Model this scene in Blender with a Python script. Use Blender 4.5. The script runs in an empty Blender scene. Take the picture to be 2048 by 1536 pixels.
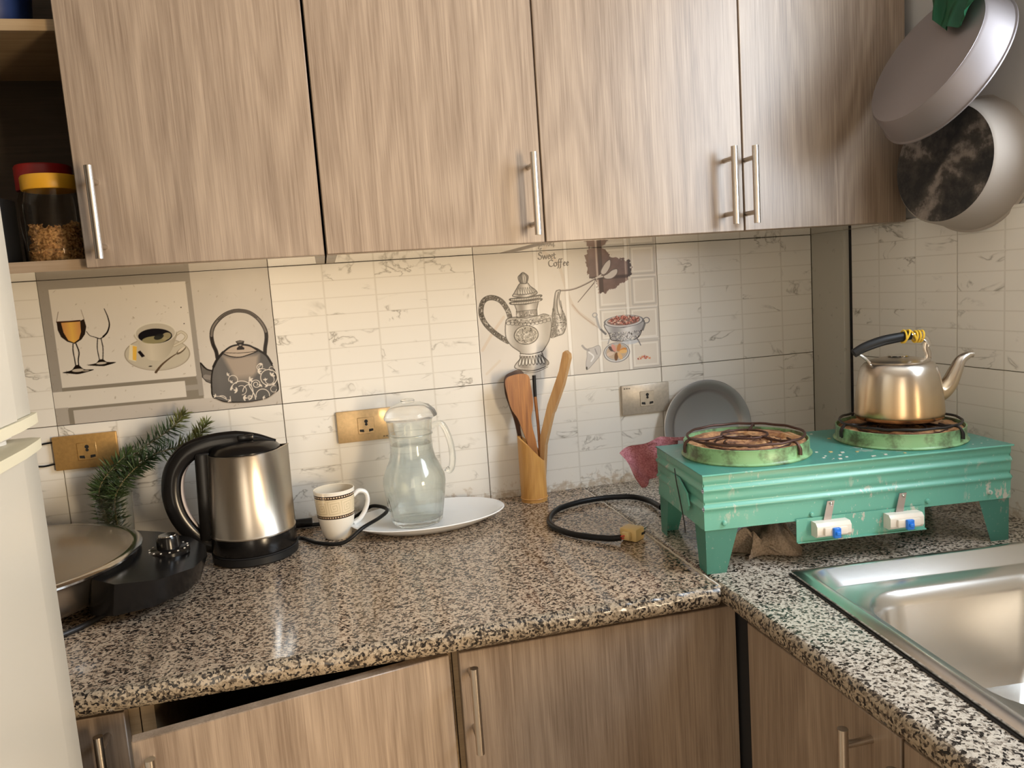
import bpy, bmesh, math, random
import numpy as np
from mathutils import Vector, Matrix
random.seed(7)
rng = np.random.default_rng(7)
SC = bpy.context.scene
COL = SC.collection

# ------------------------------------------------------------------ camera
cam_d = bpy.data.cameras.new('camera'); cam = bpy.data.objects.new('camera', cam_d); COL.objects.link(cam)
R_ = Vector((0.96956763, -0.23480453, -0.06932137)); U_ = Vector((0.09600499, 0.10417652, 0.98991429)); F_ = Vector((0.2252147, 0.96644404, -0.12354859))
cam.matrix_world = Matrix(((R_.x, U_.x, -F_.x, 0.49677), (R_.y, U_.y, -F_.y, -1.57142), (R_.z, U_.z, -F_.z, 1.29131), (0, 0, 0, 1)))
cam_d.sensor_fit = 'HORIZONTAL'; cam_d.sensor_width = 36.0; cam_d.lens = 1555.2857 / 2048 * 36; cam_d.clip_start = 0.02
SC.camera = cam

# ------------------------------------------------------------------ world, lights, exposure
world = bpy.data.worlds.new('world'); SC.world = world; world.use_nodes = True
world.node_tree.nodes['Background'].inputs[0].default_value = (0.80, 0.90, 1.0, 1)
world.node_tree.nodes['Background'].inputs[1].default_value = 0.25
def area(name, loc, rot, sx, sy, power, color, spread=180):
    l = bpy.data.lights.new(name, 'AREA'); l.shape = 'RECTANGLE'; l.size = sx; l.size_y = sy; l.energy = power; l.color = color; l.spread = math.radians(spread)
    o = bpy.data.objects.new(name, l); COL.objects.link(o); o.location = loc; o.rotation_euler = rot; return o
# daylight through the window in the right wall (emits towards -x)
area('window_daylight', (1.695, -1.06, 1.78), (0, math.radians(90), 0), 0.80, 0.72, 29, (0.80, 0.90, 1.0))
# warm sunlit light outside, entering obliquely through the balcony doorway in the right wall
sun_dir = Vector((-0.50, 0.86, 0.02))
area('doorway_daylight', (2.28, -3.70, 0.85), sun_dir.to_track_quat('-Z', 'Y').to_euler(), 0.90, 1.50, 195, (1.0, 0.77, 0.50))
# soft warm light from the next room through the opening behind the camera
area('hall_daylight', (0.05, -2.86, 1.05), (math.radians(90), 0, 0), 0.62, 1.80, 12, (1.0, 0.83, 0.62))
SC.view_settings.view_transform = 'Standard'; SC.view_settings.look = 'None'; SC.view_settings.gamma = 1.0; SC.view_settings.use_curve_mapping = False
SC.view_settings.exposure = 0.05
SC.cycles.use_denoising = True
SC.cycles.transparent_max_bounces = 32; SC.cycles.max_bounces = 20; SC.cycles.transmission_bounces = 20

# ------------------------------------------------------------------ constants (metres)
ZC, ZJ, ZB, XR = 0.85, 1.0958, 1.3613, 1.597
PI = math.pi

# ------------------------------------------------------------------ node helpers
def nd(nt, typ, ins=None, **props):
    n = nt.nodes.new(typ)
    for k, v in props.items(): setattr(n, k, v)
    for k, v in (ins or {}).items():
        s = n.inputs[k]
        if isinstance(v, bpy.types.NodeSocket): nt.links.new(v, s)
        else: s.default_value = v
    return n
def mth(nt, op, a, b=0.0, c=0.0):
    n = nd(nt, 'ShaderNodeMath', {0: a, 1: b, 2: c}, operation=op); return n.outputs[0]
def vmul(nt, v, s):
    return nd(nt, 'ShaderNodeVectorMath', {0: v, 1: s}, operation='MULTIPLY').outputs[0]
def ramp(nt, fac, stops, interp='LINEAR'):
    n = nd(nt, 'ShaderNodeValToRGB', {0: fac}); cr = n.color_ramp; cr.interpolation = interp
    while len(cr.elements) < len(stops): cr.elements.new(0.5)
    for e, (p, c) in zip(cr.elements, stops):
        e.position = p; e.color = (c, c, c, 1) if not hasattr(c, '__len__') else (*c, 1)
    return n.outputs[0]
def mixc(nt, f, a, b, mode='MIX'):
    n = nd(nt, 'ShaderNodeMix', data_type='RGBA', blend_type=mode)
    for i, v in ((0, f), (6, a), (7, b)):
        s = n.inputs[i]
        if isinstance(v, bpy.types.NodeSocket): nt.links.new(v, s)
        elif i == 0: s.default_value = v
        else: s.default_value = (*v, 1)
    return n.outputs[2]
def noise(nt, vec, scale, detail=3.0, rough=0.5, dist=0.0):
    return nd(nt, 'ShaderNodeTexNoise', {'Vector': vec, 'Scale': scale, 'Detail': detail, 'Roughness': rough, 'Distortion': dist}).outputs[0]
def bump(nt, h, strength=0.2, dist=0.002):
    return nd(nt, 'ShaderNodeBump', {'Height': h, 'Strength': strength, 'Distance': dist}).outputs[0]
MATS = {}
def mat(name, color=(0.5, 0.5, 0.5), rough=0.5, metal=0.0, fn=None, **kw):
    m = bpy.data.materials.new(name); m.use_nodes = True; nt = m.node_tree; p = nt.nodes['Principled BSDF']
    p.inputs['Base Color'].default_value = (*color, 1); p.inputs['Roughness'].default_value = rough; p.inputs['Metallic'].default_value = metal
    for k, v in kw.items(): p.inputs[k.replace('_', ' ')].default_value = v
    if fn: fn(nt, p)
    MATS[name] = m; return m
def objco(nt): return nd(nt, 'ShaderNodeTexCoord').outputs['Object']
def geoco(nt): return nd(nt, 'ShaderNodeNewGeometry').outputs['Position']
def setin(nt, p, k, v):
    if isinstance(v, bpy.types.NodeSocket): nt.links.new(v, p.inputs[k])
    else: p.inputs[k].default_value = v

def wood_fn(dark, light, seed_by_obj=True, along='z', sc=1.0):
    def fn(nt, p):
        co = objco(nt); rnd = nd(nt, 'ShaderNodeObjectInfo').outputs['Random']
        off = nd(nt, 'ShaderNodeCombineXYZ', {0: mth(nt, 'MULTIPLY', rnd, 3.7), 1: mth(nt, 'MULTIPLY', rnd, 1.3), 2: mth(nt, 'MULTIPLY', rnd, 9.1)}).outputs[0]
        c2 = nd(nt, 'ShaderNodeVectorMath', {0: co, 1: off}, operation='ADD').outputs[0]
        k = {'z': (1, 1, 0.045), 'x': (0.045, 1, 1), 'y': (1, 0.045, 1)}[along]
        k2 = {'z': (1, 1, 0.16), 'x': (0.16, 1, 1), 'y': (1, 0.16, 1)}[along]
        v1 = vmul(nt, c2, k); v2 = vmul(nt, c2, k2)
        k3 = {'z': (1, 1, 0.020), 'x': (0.020, 1, 1), 'y': (1, 0.020, 1)}[along]; v3 = vmul(nt, c2, k3)
        big = noise(nt, v2, 6.0 * sc, 2.0)
        rings = nd(nt, 'ShaderNodeMath', {0: mth(nt, 'MULTIPLY', big, 95.0)}, operation='SINE').outputs[0]
        rings = mth(nt, 'MULTIPLY_ADD', rings, 0.5, 0.5)
        bands = noise(nt, v1, 20.0 * sc, 3.0, 0.6)
        fine = noise(nt, v3, 330.0 * sc, 3.0, 0.75)
        f = mth(nt, 'ADD', mth(nt, 'ADD', mth(nt, 'MULTIPLY', rings, 0.09), mth(nt, 'MULTIPLY', bands, 0.40)), mth(nt, 'MULTIPLY', fine, 0.62))
        c = ramp(nt, f, [(0.38, dark), (0.74, light)])
        streak = mth(nt, 'MULTIPLY', ramp(nt, noise(nt, v3, 55.0 * sc, 2.0), [(0.66, 0.0), (0.70, 1.0)]), ramp(nt, fine, [(0.45, 0.0), (0.6, 1.0)]))
        c = mixc(nt, mth(nt, 'MULTIPLY', streak, 0.45), c, tuple(min(1.0, x * 1.3) for x in light))
        setin(nt, p, 'Base Color', c)
        setin(nt, p, 'Normal', bump(nt, fine, 0.10, 0.0006))
    return fn
mat('laminate', rough=0.34, fn=wood_fn((0.172, 0.121, 0.085), (0.352, 0.269, 0.198)))
mat('laminate_edge', rough=0.5, fn=wood_fn((0.26, 0.18, 0.10), (0.40, 0.29, 0.17), along='x'))
def under_fn(nt, p):
    wood_fn((0.30, 0.22, 0.15), (0.42, 0.32, 0.23), along='x')(nt, p)
mat('laminate_gloss', rough=0.10, fn=under_fn, Coat_Weight=1.0, Coat_Roughness=0.05)
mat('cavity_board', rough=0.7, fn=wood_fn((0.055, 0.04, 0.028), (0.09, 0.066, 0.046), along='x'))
mat('dark_gap', (0.012, 0.012, 0.014), 0.8)
mat('bamboo', rough=0.38, fn=wood_fn((0.50, 0.235, 0.06), (0.72, 0.40, 0.12), sc=2.0))
mat('spatula_wood', rough=0.45, fn=wood_fn((0.20, 0.065, 0.02), (0.52, 0.22, 0.06), sc=2.0))
mat('dark_wood', rough=0.5, fn=wood_fn((0.05, 0.022, 0.012), (0.13, 0.06, 0.03), sc=2.0))
mat('tong_wood', rough=0.5, fn=wood_fn((0.42, 0.22, 0.085), (0.66, 0.40, 0.17), sc=2.0))

def tile_common(nt, base, veins=True, du=0.1, dv=0.2655 / 8):
    co = objco(nt); rnd = nd(nt, 'ShaderNodeObjectInfo').outputs['Random']
    s = nd(nt, 'ShaderNodeSeparateXYZ', {0: co}); u = mth(nt, 'DIVIDE', s.outputs[0], du); v = mth(nt, 'DIVIDE', s.outputs[2], dv)
    fu, fv = mth(nt, 'FRACT', u), mth(nt, 'FRACT', v)
    lu = ramp(nt, mth(nt, 'ABSOLUTE', mth(nt, 'SUBTRACT', fu, 0.5)), [(0.475, 0.0), (0.492, 1.0)])
    lv = ramp(nt, mth(nt, 'ABSOLUTE', mth(nt, 'SUBTRACT', fv, 0.5)), [(0.455, 0.0), (0.485, 1.0)])
    grid = mth(nt, 'MAXIMUM', lu, lv)
    cell = nd(nt, 'ShaderNodeCombineXYZ', {0: mth(nt, 'FLOOR', u), 1: mth(nt, 'MULTIPLY', rnd, 77.0), 2: mth(nt, 'FLOOR', v)}).outputs[0]
    h = nd(nt, 'ShaderNodeTexWhiteNoise', {'Vector': cell}, noise_dimensions='3D')
    vc = nd(nt, 'ShaderNodeVectorMath', {0: vmul(nt, co, (1, 1, 1.7)), 1: vmul(nt, h.outputs['Color'], (9, 9, 9))}, operation='ADD').outputs[0]
    n1 = noise(nt, vc, 11.0, 4.0, 0.55, 0.6); n2 = noise(nt, vc, 9.0, 2.0)
    vein = ramp(nt, mth(nt, 'ABSOLUTE', mth(nt, 'SUBTRACT', n1, 0.5)), [(0.0, 1.0), (0.008, 0.45), (0.03, 0.0)])
    vein = mth(nt, 'MULTIPLY', vein, ramp(nt, n2, [(0.535, 0.0), (0.65, 1.0)]))
    c = mixc(nt, mth(nt, 'MULTIPLY', grid, 0.55), base, (0.60, 0.56, 0.49))
    c = mixc(nt, mth(nt, 'MULTIPLY', vein, 0.85), c, (0.26, 0.235, 0.19))
    return c, grid
def tile_fn(nt, p):
    c, g = tile_common(nt, (0.80, 0.77, 0.71))
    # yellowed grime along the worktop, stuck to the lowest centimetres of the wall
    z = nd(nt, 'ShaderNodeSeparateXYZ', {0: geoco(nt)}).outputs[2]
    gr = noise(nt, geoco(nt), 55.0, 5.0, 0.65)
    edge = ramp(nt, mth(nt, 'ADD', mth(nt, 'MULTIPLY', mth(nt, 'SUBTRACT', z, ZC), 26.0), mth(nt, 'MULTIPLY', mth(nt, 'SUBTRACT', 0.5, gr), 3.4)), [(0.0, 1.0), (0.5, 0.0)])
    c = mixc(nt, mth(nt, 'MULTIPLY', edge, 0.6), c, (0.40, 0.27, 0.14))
    setin(nt, p, 'Base Color', c)
    setin(nt, p, 'Normal', bump(nt, mth(nt, 'SUBTRACT', 1.0, g), 0.15, 0.0004))
mat('marble_tile', rough=0.22, fn=tile_fn, Specular_IOR_Level=0.40)
def art_fn(nt, p):
    c = nd(nt, 'ShaderNodeVertexColor', layer_name='print').outputs[0]
    setin(nt, p, 'Base Color', c)
mat('printed_tile', rough=0.24, fn=art_fn, Specular_IOR_Level=0.22)
mat('grout', (0.10, 0.075, 0.05), 0.9)
def paint_fn(nt, p):
    n = noise(nt, geoco(nt), 9.0, 4.0)
    setin(nt, p, 'Base Color', ramp(nt, n, [(0.3, (0.46, 0.45, 0.44)), (0.7, (0.53, 0.52, 0.51))]))
mat('wall_paint', rough=0.6, fn=paint_fn)
mat('ceiling_paint', (0.72, 0.70, 0.66), 0.8)
mat('ochre_paint', (0.55, 0.47, 0.37), 0.7)
def strip_fn(nt, p):
    n = noise(nt, geoco(nt), 60.0, 3.0); k = ramp(nt, n, [(0.30, 1.0), (0.34, 0.0)])
    setin(nt, p, 'Base Color', mixc(nt, mth(nt, 'MULTIPLY', k, 0.4), (0.50, 0.48, 0.42), (0.25, 0.23, 0.19)))
mat('strip_paint', rough=0.55, fn=strip_fn)
def floor_fn(nt, p):
    b = nd(nt, 'ShaderNodeTexBrick', {'Vector': geoco(nt), 'Color1': (0.48, 0.38, 0.28, 1), 'Color2': (0.52, 0.41, 0.30, 1), 'Mortar': (0.2, 0.17, 0.13, 1), 'Scale': 2.5, 'Mortar Size': 0.008}, offset=0.0)
    setin(nt, p, 'Base Color', b.outputs[0])
mat('floor_tile', rough=0.35, fn=floor_fn)

def granite_fn(cream, tan, mid):
    def fn(nt, p):
        co = geoco(nt)
        v = nd(nt, 'ShaderNodeTexVoronoi', {'Vector': nd(nt, 'ShaderNodeVectorMath', {0: co, 1: vmul(nt, nd(nt, 'ShaderNodeTexNoise', {'Vector': co, 'Scale': 120.0, 'Detail': 2.0}).outputs['Color'], (0.006, 0.006, 0.006))}, operation='ADD').outputs[0], 'Scale': 330.0})
        r = nd(nt, 'ShaderNodeSeparateColor', {0: v.outputs['Color']}).outputs[0]
        n = noise(nt, co, 135.0, 3.0, 0.6)
        f = mth(nt, 'ADD', mth(nt, 'MULTIPLY', r, 0.62), mth(nt, 'MULTIPLY', n, 0.62))
        c = ramp(nt, f, [(0.38, (0.014, 0.012, 0.011)), (0.46, mid), (0.55, tan), (0.66, cream), (0.85, tuple(min(1, x * 1.2) for x in cream))])
        n3 = noise(nt, co, 380.0, 2.0, 0.6)
        c = mixc(nt, ramp(nt, n3, [(0.30, 1.0), (0.40, 0.0)]), c, (0.05, 0.04, 0.035))
        setin(nt, p, 'Base Color', c)
        setin(nt, p, 'Roughness', ramp(nt, noise(nt, co, 14.0, 3.0), [(0.3, 0.13), (0.7, 0.26)]))
    return fn
mat('granite', rough=0.2, fn=granite_fn((0.42, 0.325, 0.235), (0.225, 0.15, 0.10), (0.075, 0.05, 0.037)))
mat('granite_light', rough=0.2, fn=granite_fn((0.48, 0.425, 0.355), (0.30, 0.25, 0.20), (0.10, 0.082, 0.065)))
mat('granite_edge', rough=0.7, fn=granite_fn((0.30, 0.245, 0.18), (0.15, 0.115, 0.08), (0.05, 0.04, 0.033)))
mat('seam_filler', (0.60, 0.54, 0.45), 0.8)

def steel_fn(col, r0, r1, sc=(1, 1, 1)):
    def fn(nt, p):
        n2 = noise(nt, objco(nt), 7.0, 1.0, 0.4)
        setin(nt, p, 'Base Color', ramp(nt, n2, [(0.3, tuple(x * 0.92 for x in col)), (0.7, col)]))
        p.inputs['Roughness'].default_value = (r0 + r1) / 2
    return fn
mat('brushed_steel', metal=1.0, fn=steel_fn((0.66, 0.60, 0.52), 0.22, 0.36))
mat('handle_steel', (0.58, 0.53, 0.47), 0.28, 1.0)
mat('sink_steel', metal=1.0, fn=steel_fn((0.80, 0.79, 0.77), 0.22, 0.28, (1, 1, 1)))
mat('chrome', (0.75, 0.73, 0.70), 0.12, 1.0)
mat('aluminium', metal=1.0, fn=steel_fn((0.60, 0.60, 0.62), 0.33, 0.48, (1, 1, 1)))
mat('dull_aluminium', metal=0.85, fn=steel_fn((0.42, 0.39, 0.40), 0.30, 0.45, (1, 1, 1)))
def kettle_fn(nt, p):
    z = nd(nt, 'ShaderNodeSeparateXYZ', {0: objco(nt)}).outputs[2]; n = noise(nt, objco(nt), 9.0, 2.0, 0.5)
    f = mth(nt, 'ADD', mth(nt, 'MULTIPLY', z, 9.0), mth(nt, 'MULTIPLY', n, 0.35))
    setin(nt, p, 'Base Color', ramp(nt, f, [(0.12, (0.22, 0.14, 0.08)), (0.28, (0.64, 0.46, 0.27)), (0.62, (0.66, 0.53, 0.37)), (1.0, (0.64, 0.59, 0.53))]))
    p.inputs['Roughness'].default_value = 0.26
mat('kettle_steel', metal=1.0, fn=kettle_fn)
def soot_fn(nt, p):
    n = noise(nt, objco(nt), 16.0, 6.0, 0.65); n2 = noise(nt, objco(nt), 70.0, 3.0)
    f = mth(nt, 'ADD', mth(nt, 'MULTIPLY', n, 0.85), mth(nt, 'MULTIPLY', n2, 0.15))
    setin(nt, p, 'Base Color', ramp(nt, f, [(0.42, (0.012, 0.012, 0.013)), (0.54, (0.05, 0.043, 0.038)), (0.62, (0.20, 0.17, 0.15)), (0.8, (0.32, 0.29, 0.26))]))
    setin(nt, p, 'Normal', bump(nt, n2, 0.3, 0.001))
mat('soot', rough=0.75, fn=soot_fn)
mat('black_plastic', (0.007, 0.0065, 0.0065), 0.20, Specular_IOR_Level=0.4)
mat('black_matte', (0.012, 0.012, 0.0125), 0.45, Specular_IOR_Level=0.3)
mat('cord_black', (0.007, 0.007, 0.0075), 0.4, Specular_IOR_Level=0.25)
mat('glass', (0.97, 0.99, 0.97), 0.0, 0.0, Transmission_Weight=1.0, IOR=1.45)
mat('water', (0.97, 0.99, 0.985), 0.0, 0.0, Transmission_Weight=1.0, IOR=1.20)
def half_clear(name, k, tint):
    nt = MATS[name].node_tree; p = nt.nodes['Principled BSDF']; out = nt.nodes['Material Output']
    tr = nd(nt, 'ShaderNodeBsdfTransparent', {0: (*tint, 1)}); mx = nd(nt, 'ShaderNodeMixShader', {0: k, 1: p.outputs[0], 2: tr.outputs[0]}); nt.links.new(mx.outputs[0], out.inputs[0])
half_clear('glass', 0.20, (0.99, 0.995, 0.98)); half_clear('water', 0.20, (0.99, 0.995, 0.985))
mat('lid_glass', (0.42, 0.32, 0.21), 0.20, 0.0, Transmission_Weight=0.6, IOR=1.35)
mat('plastic_clear', (0.95, 0.93, 0.90), 0.03, 0.0, Transmission_Weight=1.0, IOR=1.25)
mat('lid_plastic', (0.97, 0.97, 0.94), 0.10, 0.0, Transmission_Weight=0.92, IOR=1.25)
mat('porcelain', (0.86, 0.86, 0.85), 0.12)
def mug_fn(nt, p):
    co = objco(nt); s = nd(nt, 'ShaderNodeSeparateXYZ', {0: co}); z = s.outputs[2]
    a = mth(nt, 'DIVIDE', mth(nt, 'ARCTAN2', s.outputs[1], s.outputs[0]), 2 * PI)
    def band(z0, z1): return mth(nt, 'MULTIPLY', mth(nt, 'GREATER_THAN', z, z0), mth(nt, 'LESS_THAN', z, z1))
    base = mixc(nt, band(0.046, 0.082), (0.80, 0.75, 0.66), (0.74, 0.62, 0.43))
    # square spiral fret
    u = mth(nt, 'MULTIPLY', mth(nt, 'FRACT', mth(nt, 'MULTIPLY', a, 9.0)), 1.0); v = mth(nt, 'DIVIDE', mth(nt, 'SUBTRACT', z, 0.050), 0.028)
    d = mth(nt, 'MAXIMUM', mth(nt, 'ABSOLUTE', mth(nt, 'SUBTRACT', u, 0.5)), mth(nt, 'ABSOLUTE', mth(nt, 'SUBTRACT', v, 0.5)))
    ang = mth(nt, 'DIVIDE', mth(nt, 'ARCTAN2', mth(nt, 'SUBTRACT', v, 0.5), mth(nt, 'SUBTRACT', u, 0.5)), 2 * PI)
    sp = mth(nt, 'FRACT', mth(nt, 'ADD', mth(nt, 'MULTIPLY', d, 6.0), ang))
    fret = mth(nt, 'MULTIPLY', mth(nt, 'LESS_THAN', sp, 0.28), band(0.050, 0.078))
    base = mixc(nt, mth(nt, 'MULTIPLY', fret, 0.55), base, (0.45, 0.36, 0.22))
    dark = mth(nt, 'MAXIMUM', band(0.0425, 0.0485), band(0.0800, 0.0865))
    base = mixc(nt, dark, base, (0.035, 0.018, 0.012))
    core = mth(nt, 'MAXIMUM', band(0.0445, 0.0468), band(0.0822, 0.0845))
    dash = mth(nt, 'MULTIPLY', core, mth(nt, 'LESS_THAN', mth(nt, 'FRACT', mth(nt, 'MULTIPLY', a, 46.0)), 0.6))
    setin(nt, p, 'Base Color', mixc(nt, dash, base, (0.62, 0.47, 0.32)))
mat('mug_glaze', rough=0.12, fn=mug_fn)
def mugin_fn(nt, p):
    z = nd(nt, 'ShaderNodeSeparateXYZ', {0: objco(nt)}).outputs[2]; n = noise(nt, objco(nt), 40.0, 3.0)
    setin(nt, p, 'Base Color', ramp(nt, mth(nt, 'ADD', mth(nt, 'MULTIPLY', z, 10.0), mth(nt, 'MULTIPLY', n, 0.2)), [(0.55, (0.48, 0.30, 0.15)), (0.95, (0.78, 0.70, 0.56))]))
mat('mug_inside', rough=0.15, fn=mugin_fn)

def green_fn(base, wear):
    def fn(nt, p):
        co = objco(nt)
        n = noise(nt, co, 30.0, 6.0, 0.7); n2 = noise(nt, vmul(nt, co, (1, 1, 0.25)), 90.0, 4.0, 0.7); patch = noise(nt, co, 7.0, 2.0)
        k = mth(nt, 'MULTIPLY', ramp(nt, mth(nt, 'ADD', mth(nt, 'MULTIPLY', n, 0.5), mth(nt, 'MULTIPLY', n2, 0.5)), [(0.545, 0.0), (0.575, 1.0)]), ramp(nt, patch, [(0.52, 0.0), (0.64, 1.0)]))
        c = mixc(nt, mth(nt, 'MULTIPLY', k, wear), base, (0.55, 0.52, 0.46))
        g = ramp(nt, noise(nt, co, 220.0, 2.0), [(0.68, 0.0), (0.72, 1.0)])
        c = mixc(nt, mth(nt, 'MULTIPLY', g, 0.35 * wear), c, (0.70, 0.70, 0.66))
        setin(nt, p, 'Base Color', c)
    return fn
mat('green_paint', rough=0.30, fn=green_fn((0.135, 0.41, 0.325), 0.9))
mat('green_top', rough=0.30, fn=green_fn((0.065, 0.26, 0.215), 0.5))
def ring_fn(nt, p):
    co = objco(nt); z = nd(nt, 'ShaderNodeSeparateXYZ', {0: co}).outputs[2]; n = noise(nt, co, 22.0, 5.0, 0.65)
    k = ramp(nt, n, [(0.46, 0.0), (0.62, 1.0)])
    setin(nt, p, 'Base Color', mixc(nt, mth(nt, 'MULTIPLY', k, 0.85), (0.24, 0.45, 0.22), (0.06, 0.05, 0.025)))
mat('ring_enamel', rough=0.35, fn=ring_fn)
def rust_fn(nt, p):
    n = noise(nt, objco(nt), 28.0, 5.0, 0.65)
    setin(nt, p, 'Base Color', ramp(nt, n, [(0.34, (0.06, 0.03, 0.02)), (0.46, (0.30, 0.14, 0.07)), (0.58, (0.52, 0.28, 0.12)), (0.75, (0.56, 0.42, 0.28))]))
    setin(nt, p, 'Normal', bump(nt, n, 0.5, 0.003))
mat('burnt_clay', rough=0.85, fn=rust_fn)
mat('burnt_wire', (0.085, 0.045, 0.035), 0.5, 0.6)
mat('dark_wire', (0.03, 0.027, 0.027), 0.4, 0.6)
mat('white_plastic', (0.76, 0.70, 0.62), 0.35)
mat('blue_plastic', (0.02, 0.20, 0.75), 0.3)
mat('cream_plastic', (0.66, 0.47, 0.20), 0.4)
mat('fridge_white', (0.52, 0.47, 0.385), 0.32)
mat('fridge_trim', (0.66, 0.59, 0.42), 0.4)
def brass_fn(col):
    def fn(nt, p):
        n = noise(nt, vmul(nt, objco(nt), (1, 1, 1)), 180.0, 2.0)
        setin(nt, p, 'Base Color', ramp(nt, n, [(0.3, tuple(x * 0.85 for x in col)), (0.7, col)]))
    return fn
mat('gold_plate', rough=0.38, metal=0.55, fn=brass_fn((0.62, 0.37, 0.13)))
mat('champagne_plate', rough=0.38, metal=0.55, fn=brass_fn((0.66, 0.46, 0.24)))
mat('silver_plate', rough=0.38, metal=0.4, fn=brass_fn((0.56, 0.50, 0.42)))
mat('socket_black', (0.01, 0.01, 0.01), 0.6)
mat('rosemary_leaf', rough=0.55, fn=lambda nt, p: setin(nt, p, 'Base Color', ramp(nt, noise(nt, objco(nt), 30.0, 2.0), [(0.3, (0.022, 0.05, 0.018)), (0.7, (0.075, 0.12, 0.04))])))
mat('rosemary_tip', rough=0.55, fn=lambda nt, p: setin(nt, p, 'Base Color', ramp(nt, noise(nt, objco(nt), 30.0, 2.0), [(0.3, (0.10, 0.12, 0.03)), (0.7, (0.20, 0.20, 0.06))])))
mat('stem_bark', (0.20, 0.17, 0.09), 0.8)
def cloth_fn(c0, c1, sc):
    def fn(nt, p):
        co = objco(nt); n = noise(nt, co, sc, 3.0, 0.7); w = nd(nt, 'ShaderNodeTexVoronoi', {'Vector': co, 'Scale': 330.0}).outputs['Distance']
        setin(nt, p, 'Base Color', ramp(nt, mth(nt, 'ADD', mth(nt, 'MULTIPLY', n, 0.7), mth(nt, 'MULTIPLY', w, 0.5)), [(0.3, c0), (0.75, c1)]))
        setin(nt, p, 'Normal', bump(nt, w, 0.5, 0.0015))
    return fn
mat('pink_cloth', rough=0.95, fn=cloth_fn((0.42, 0.13, 0.155), (0.68, 0.33, 0.36), 40.0))
mat('brown_rag', rough=0.95, fn=cloth_fn((0.34, 0.25, 0.18), (0.62, 0.50, 0.39), 30.0))
mat('green_bag', (0.015, 0.12, 0.05), 0.45)
mat('yellow_lid', (0.78, 0.42, 0.03), 0.4)
mat('red_lid', (0.40, 0.02, 0.02), 0.4)
mat('yellow_band', (0.85, 0.55, 0.04), 0.5)
mat('oat', rough=0.8, fn=lambda nt, p: setin(nt, p, 'Base Color', ramp(nt, noise(nt, objco(nt), 240.0, 1.0), [(0.35, (0.30, 0.15, 0.05)), (0.6, (0.72, 0.46, 0.20))])))
mat('blue_tub', (0.02, 0.05, 0.22), 0.4)
mat('pan_steel', metal=0.9, fn=steel_fn((0.34, 0.31, 0.315), 0.52, 0.60, (1, 1, 1)))
mat('pale_pan', metal=0.35, fn=steel_fn((0.46, 0.41, 0.36), 0.60, 0.68, (1, 1, 1)))
mat('red_wire', (0.5, 0.04, 0.03), 0.5)

# ------------------------------------------------------------------ mesh helpers
def tag(o, label=None, cat=None, group=None, kind=None):
    if label: o['label'] = label
    if cat: o['category'] = cat
    if group: o['group'] = group
    if kind: o['kind'] = kind
    return o
def thing(name, label, cat, loc=(0, 0, 0), rotz=0.0, group=None, kind=None):
    o = bpy.data.objects.new(name, None); COL.objects.link(o); o.empty_display_size = 0.05
    o.location = loc; o.rotation_euler = (0, 0, rotz); return tag(o, label, cat, group, kind)
def link(name, me, parent=None, loc=(0, 0, 0), rot=(0, 0, 0)):
    o = bpy.data.objects.new(name, me); COL.objects.link(o); o.location = loc; o.rotation_euler = rot
    if parent is not None: o.parent = parent
    return o
def fin(bm, name, m, parent=None, smooth=False, loc=(0, 0, 0), rot=(0, 0, 0), flat=None):
    bmesh.ops.recalc_face_normals(bm, faces=bm.faces)
    me = bpy.data.meshes.new(name); bm.to_mesh(me); bm.free()
    ms = m if isinstance(m, (list, tuple)) else [m]
    for x in ms: me.materials.append(MATS[x])
    if smooth:
        me.polygons.foreach_set('use_smooth', [True] * len(me.polygons))
        try: me.set_sharp_from_angle(angle=math.radians(flat if flat else 40))
        except Exception: pass
    return link(name, me, parent, loc, rot)
def BM(): return bmesh.new()
def box(bm, x0, x1, y0, y1, z0, z1, bev=0.0, seg=2, mi=0, mtx=None):
    vs = [bm.verts.new((x, y, z)) for x in (x0, x1) for y in (y0, y1) for z in (z0, z1)]
    F = [(0, 1, 3, 2), (4, 6, 7, 5), (0, 4, 5, 1), (2, 3, 7, 6), (0, 2, 6, 4), (1, 5, 7, 3)]
    fs = [bm.faces.new([vs[i] for i in f]) for f in F]
    for f in fs: f.material_index = mi
    if bev > 0:
        es = list({e for f in fs for e in f.edges})
        r = bmesh.ops.bevel(bm, geom=es, offset=bev, segments=seg, affect='EDGES', profile=0.5)
        vs = list({v for f in r['faces'] for v in f.verts} | {v for v in vs if v.is_valid})
        for f in r['faces']: f.material_index = mi
    if mtx is not None: bmesh.ops.transform(bm, matrix=mtx, verts=[v for v in vs if v.is_valid])
    return vs
def lathe(bm, prof, seg=40, mi=0, mtx=None, sx=1.0, sy=1.0, caps=True):
    rings = []; allv = []
    for r, z in prof:
        if r < 1e-6: ring = [bm.verts.new((0, 0, z))]
        else: ring = [bm.verts.new((r * sx * math.cos(2 * PI * i / seg), r * sy * math.sin(2 * PI * i / seg), z)) for i in range(seg)]
        rings.append(ring); allv += ring
    for a, b in zip(rings, rings[1:]):
        for i in range(seg):
            j = (i + 1) % seg
            if len(a) == 1 and len(b) == 1: continue
            if len(a) == 1: f = bm.faces.new((a[0], b[i], b[j]))
            elif len(b) == 1: f = bm.faces.new((a[i], b[0], a[j]))
            else: f = bm.faces.new((a[i], b[i], b[j], a[j]))
            f.material_index = mi
    if caps:
        for ring in (rings[0], rings[-1]):
            if len(ring) > 1:
                try: f = bm.faces.new(ring); f.material_index = mi
                except ValueError: pass
    if mtx is not None: bmesh.ops.transform(bm, matrix=mtx, verts=allv)
    return allv
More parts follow.
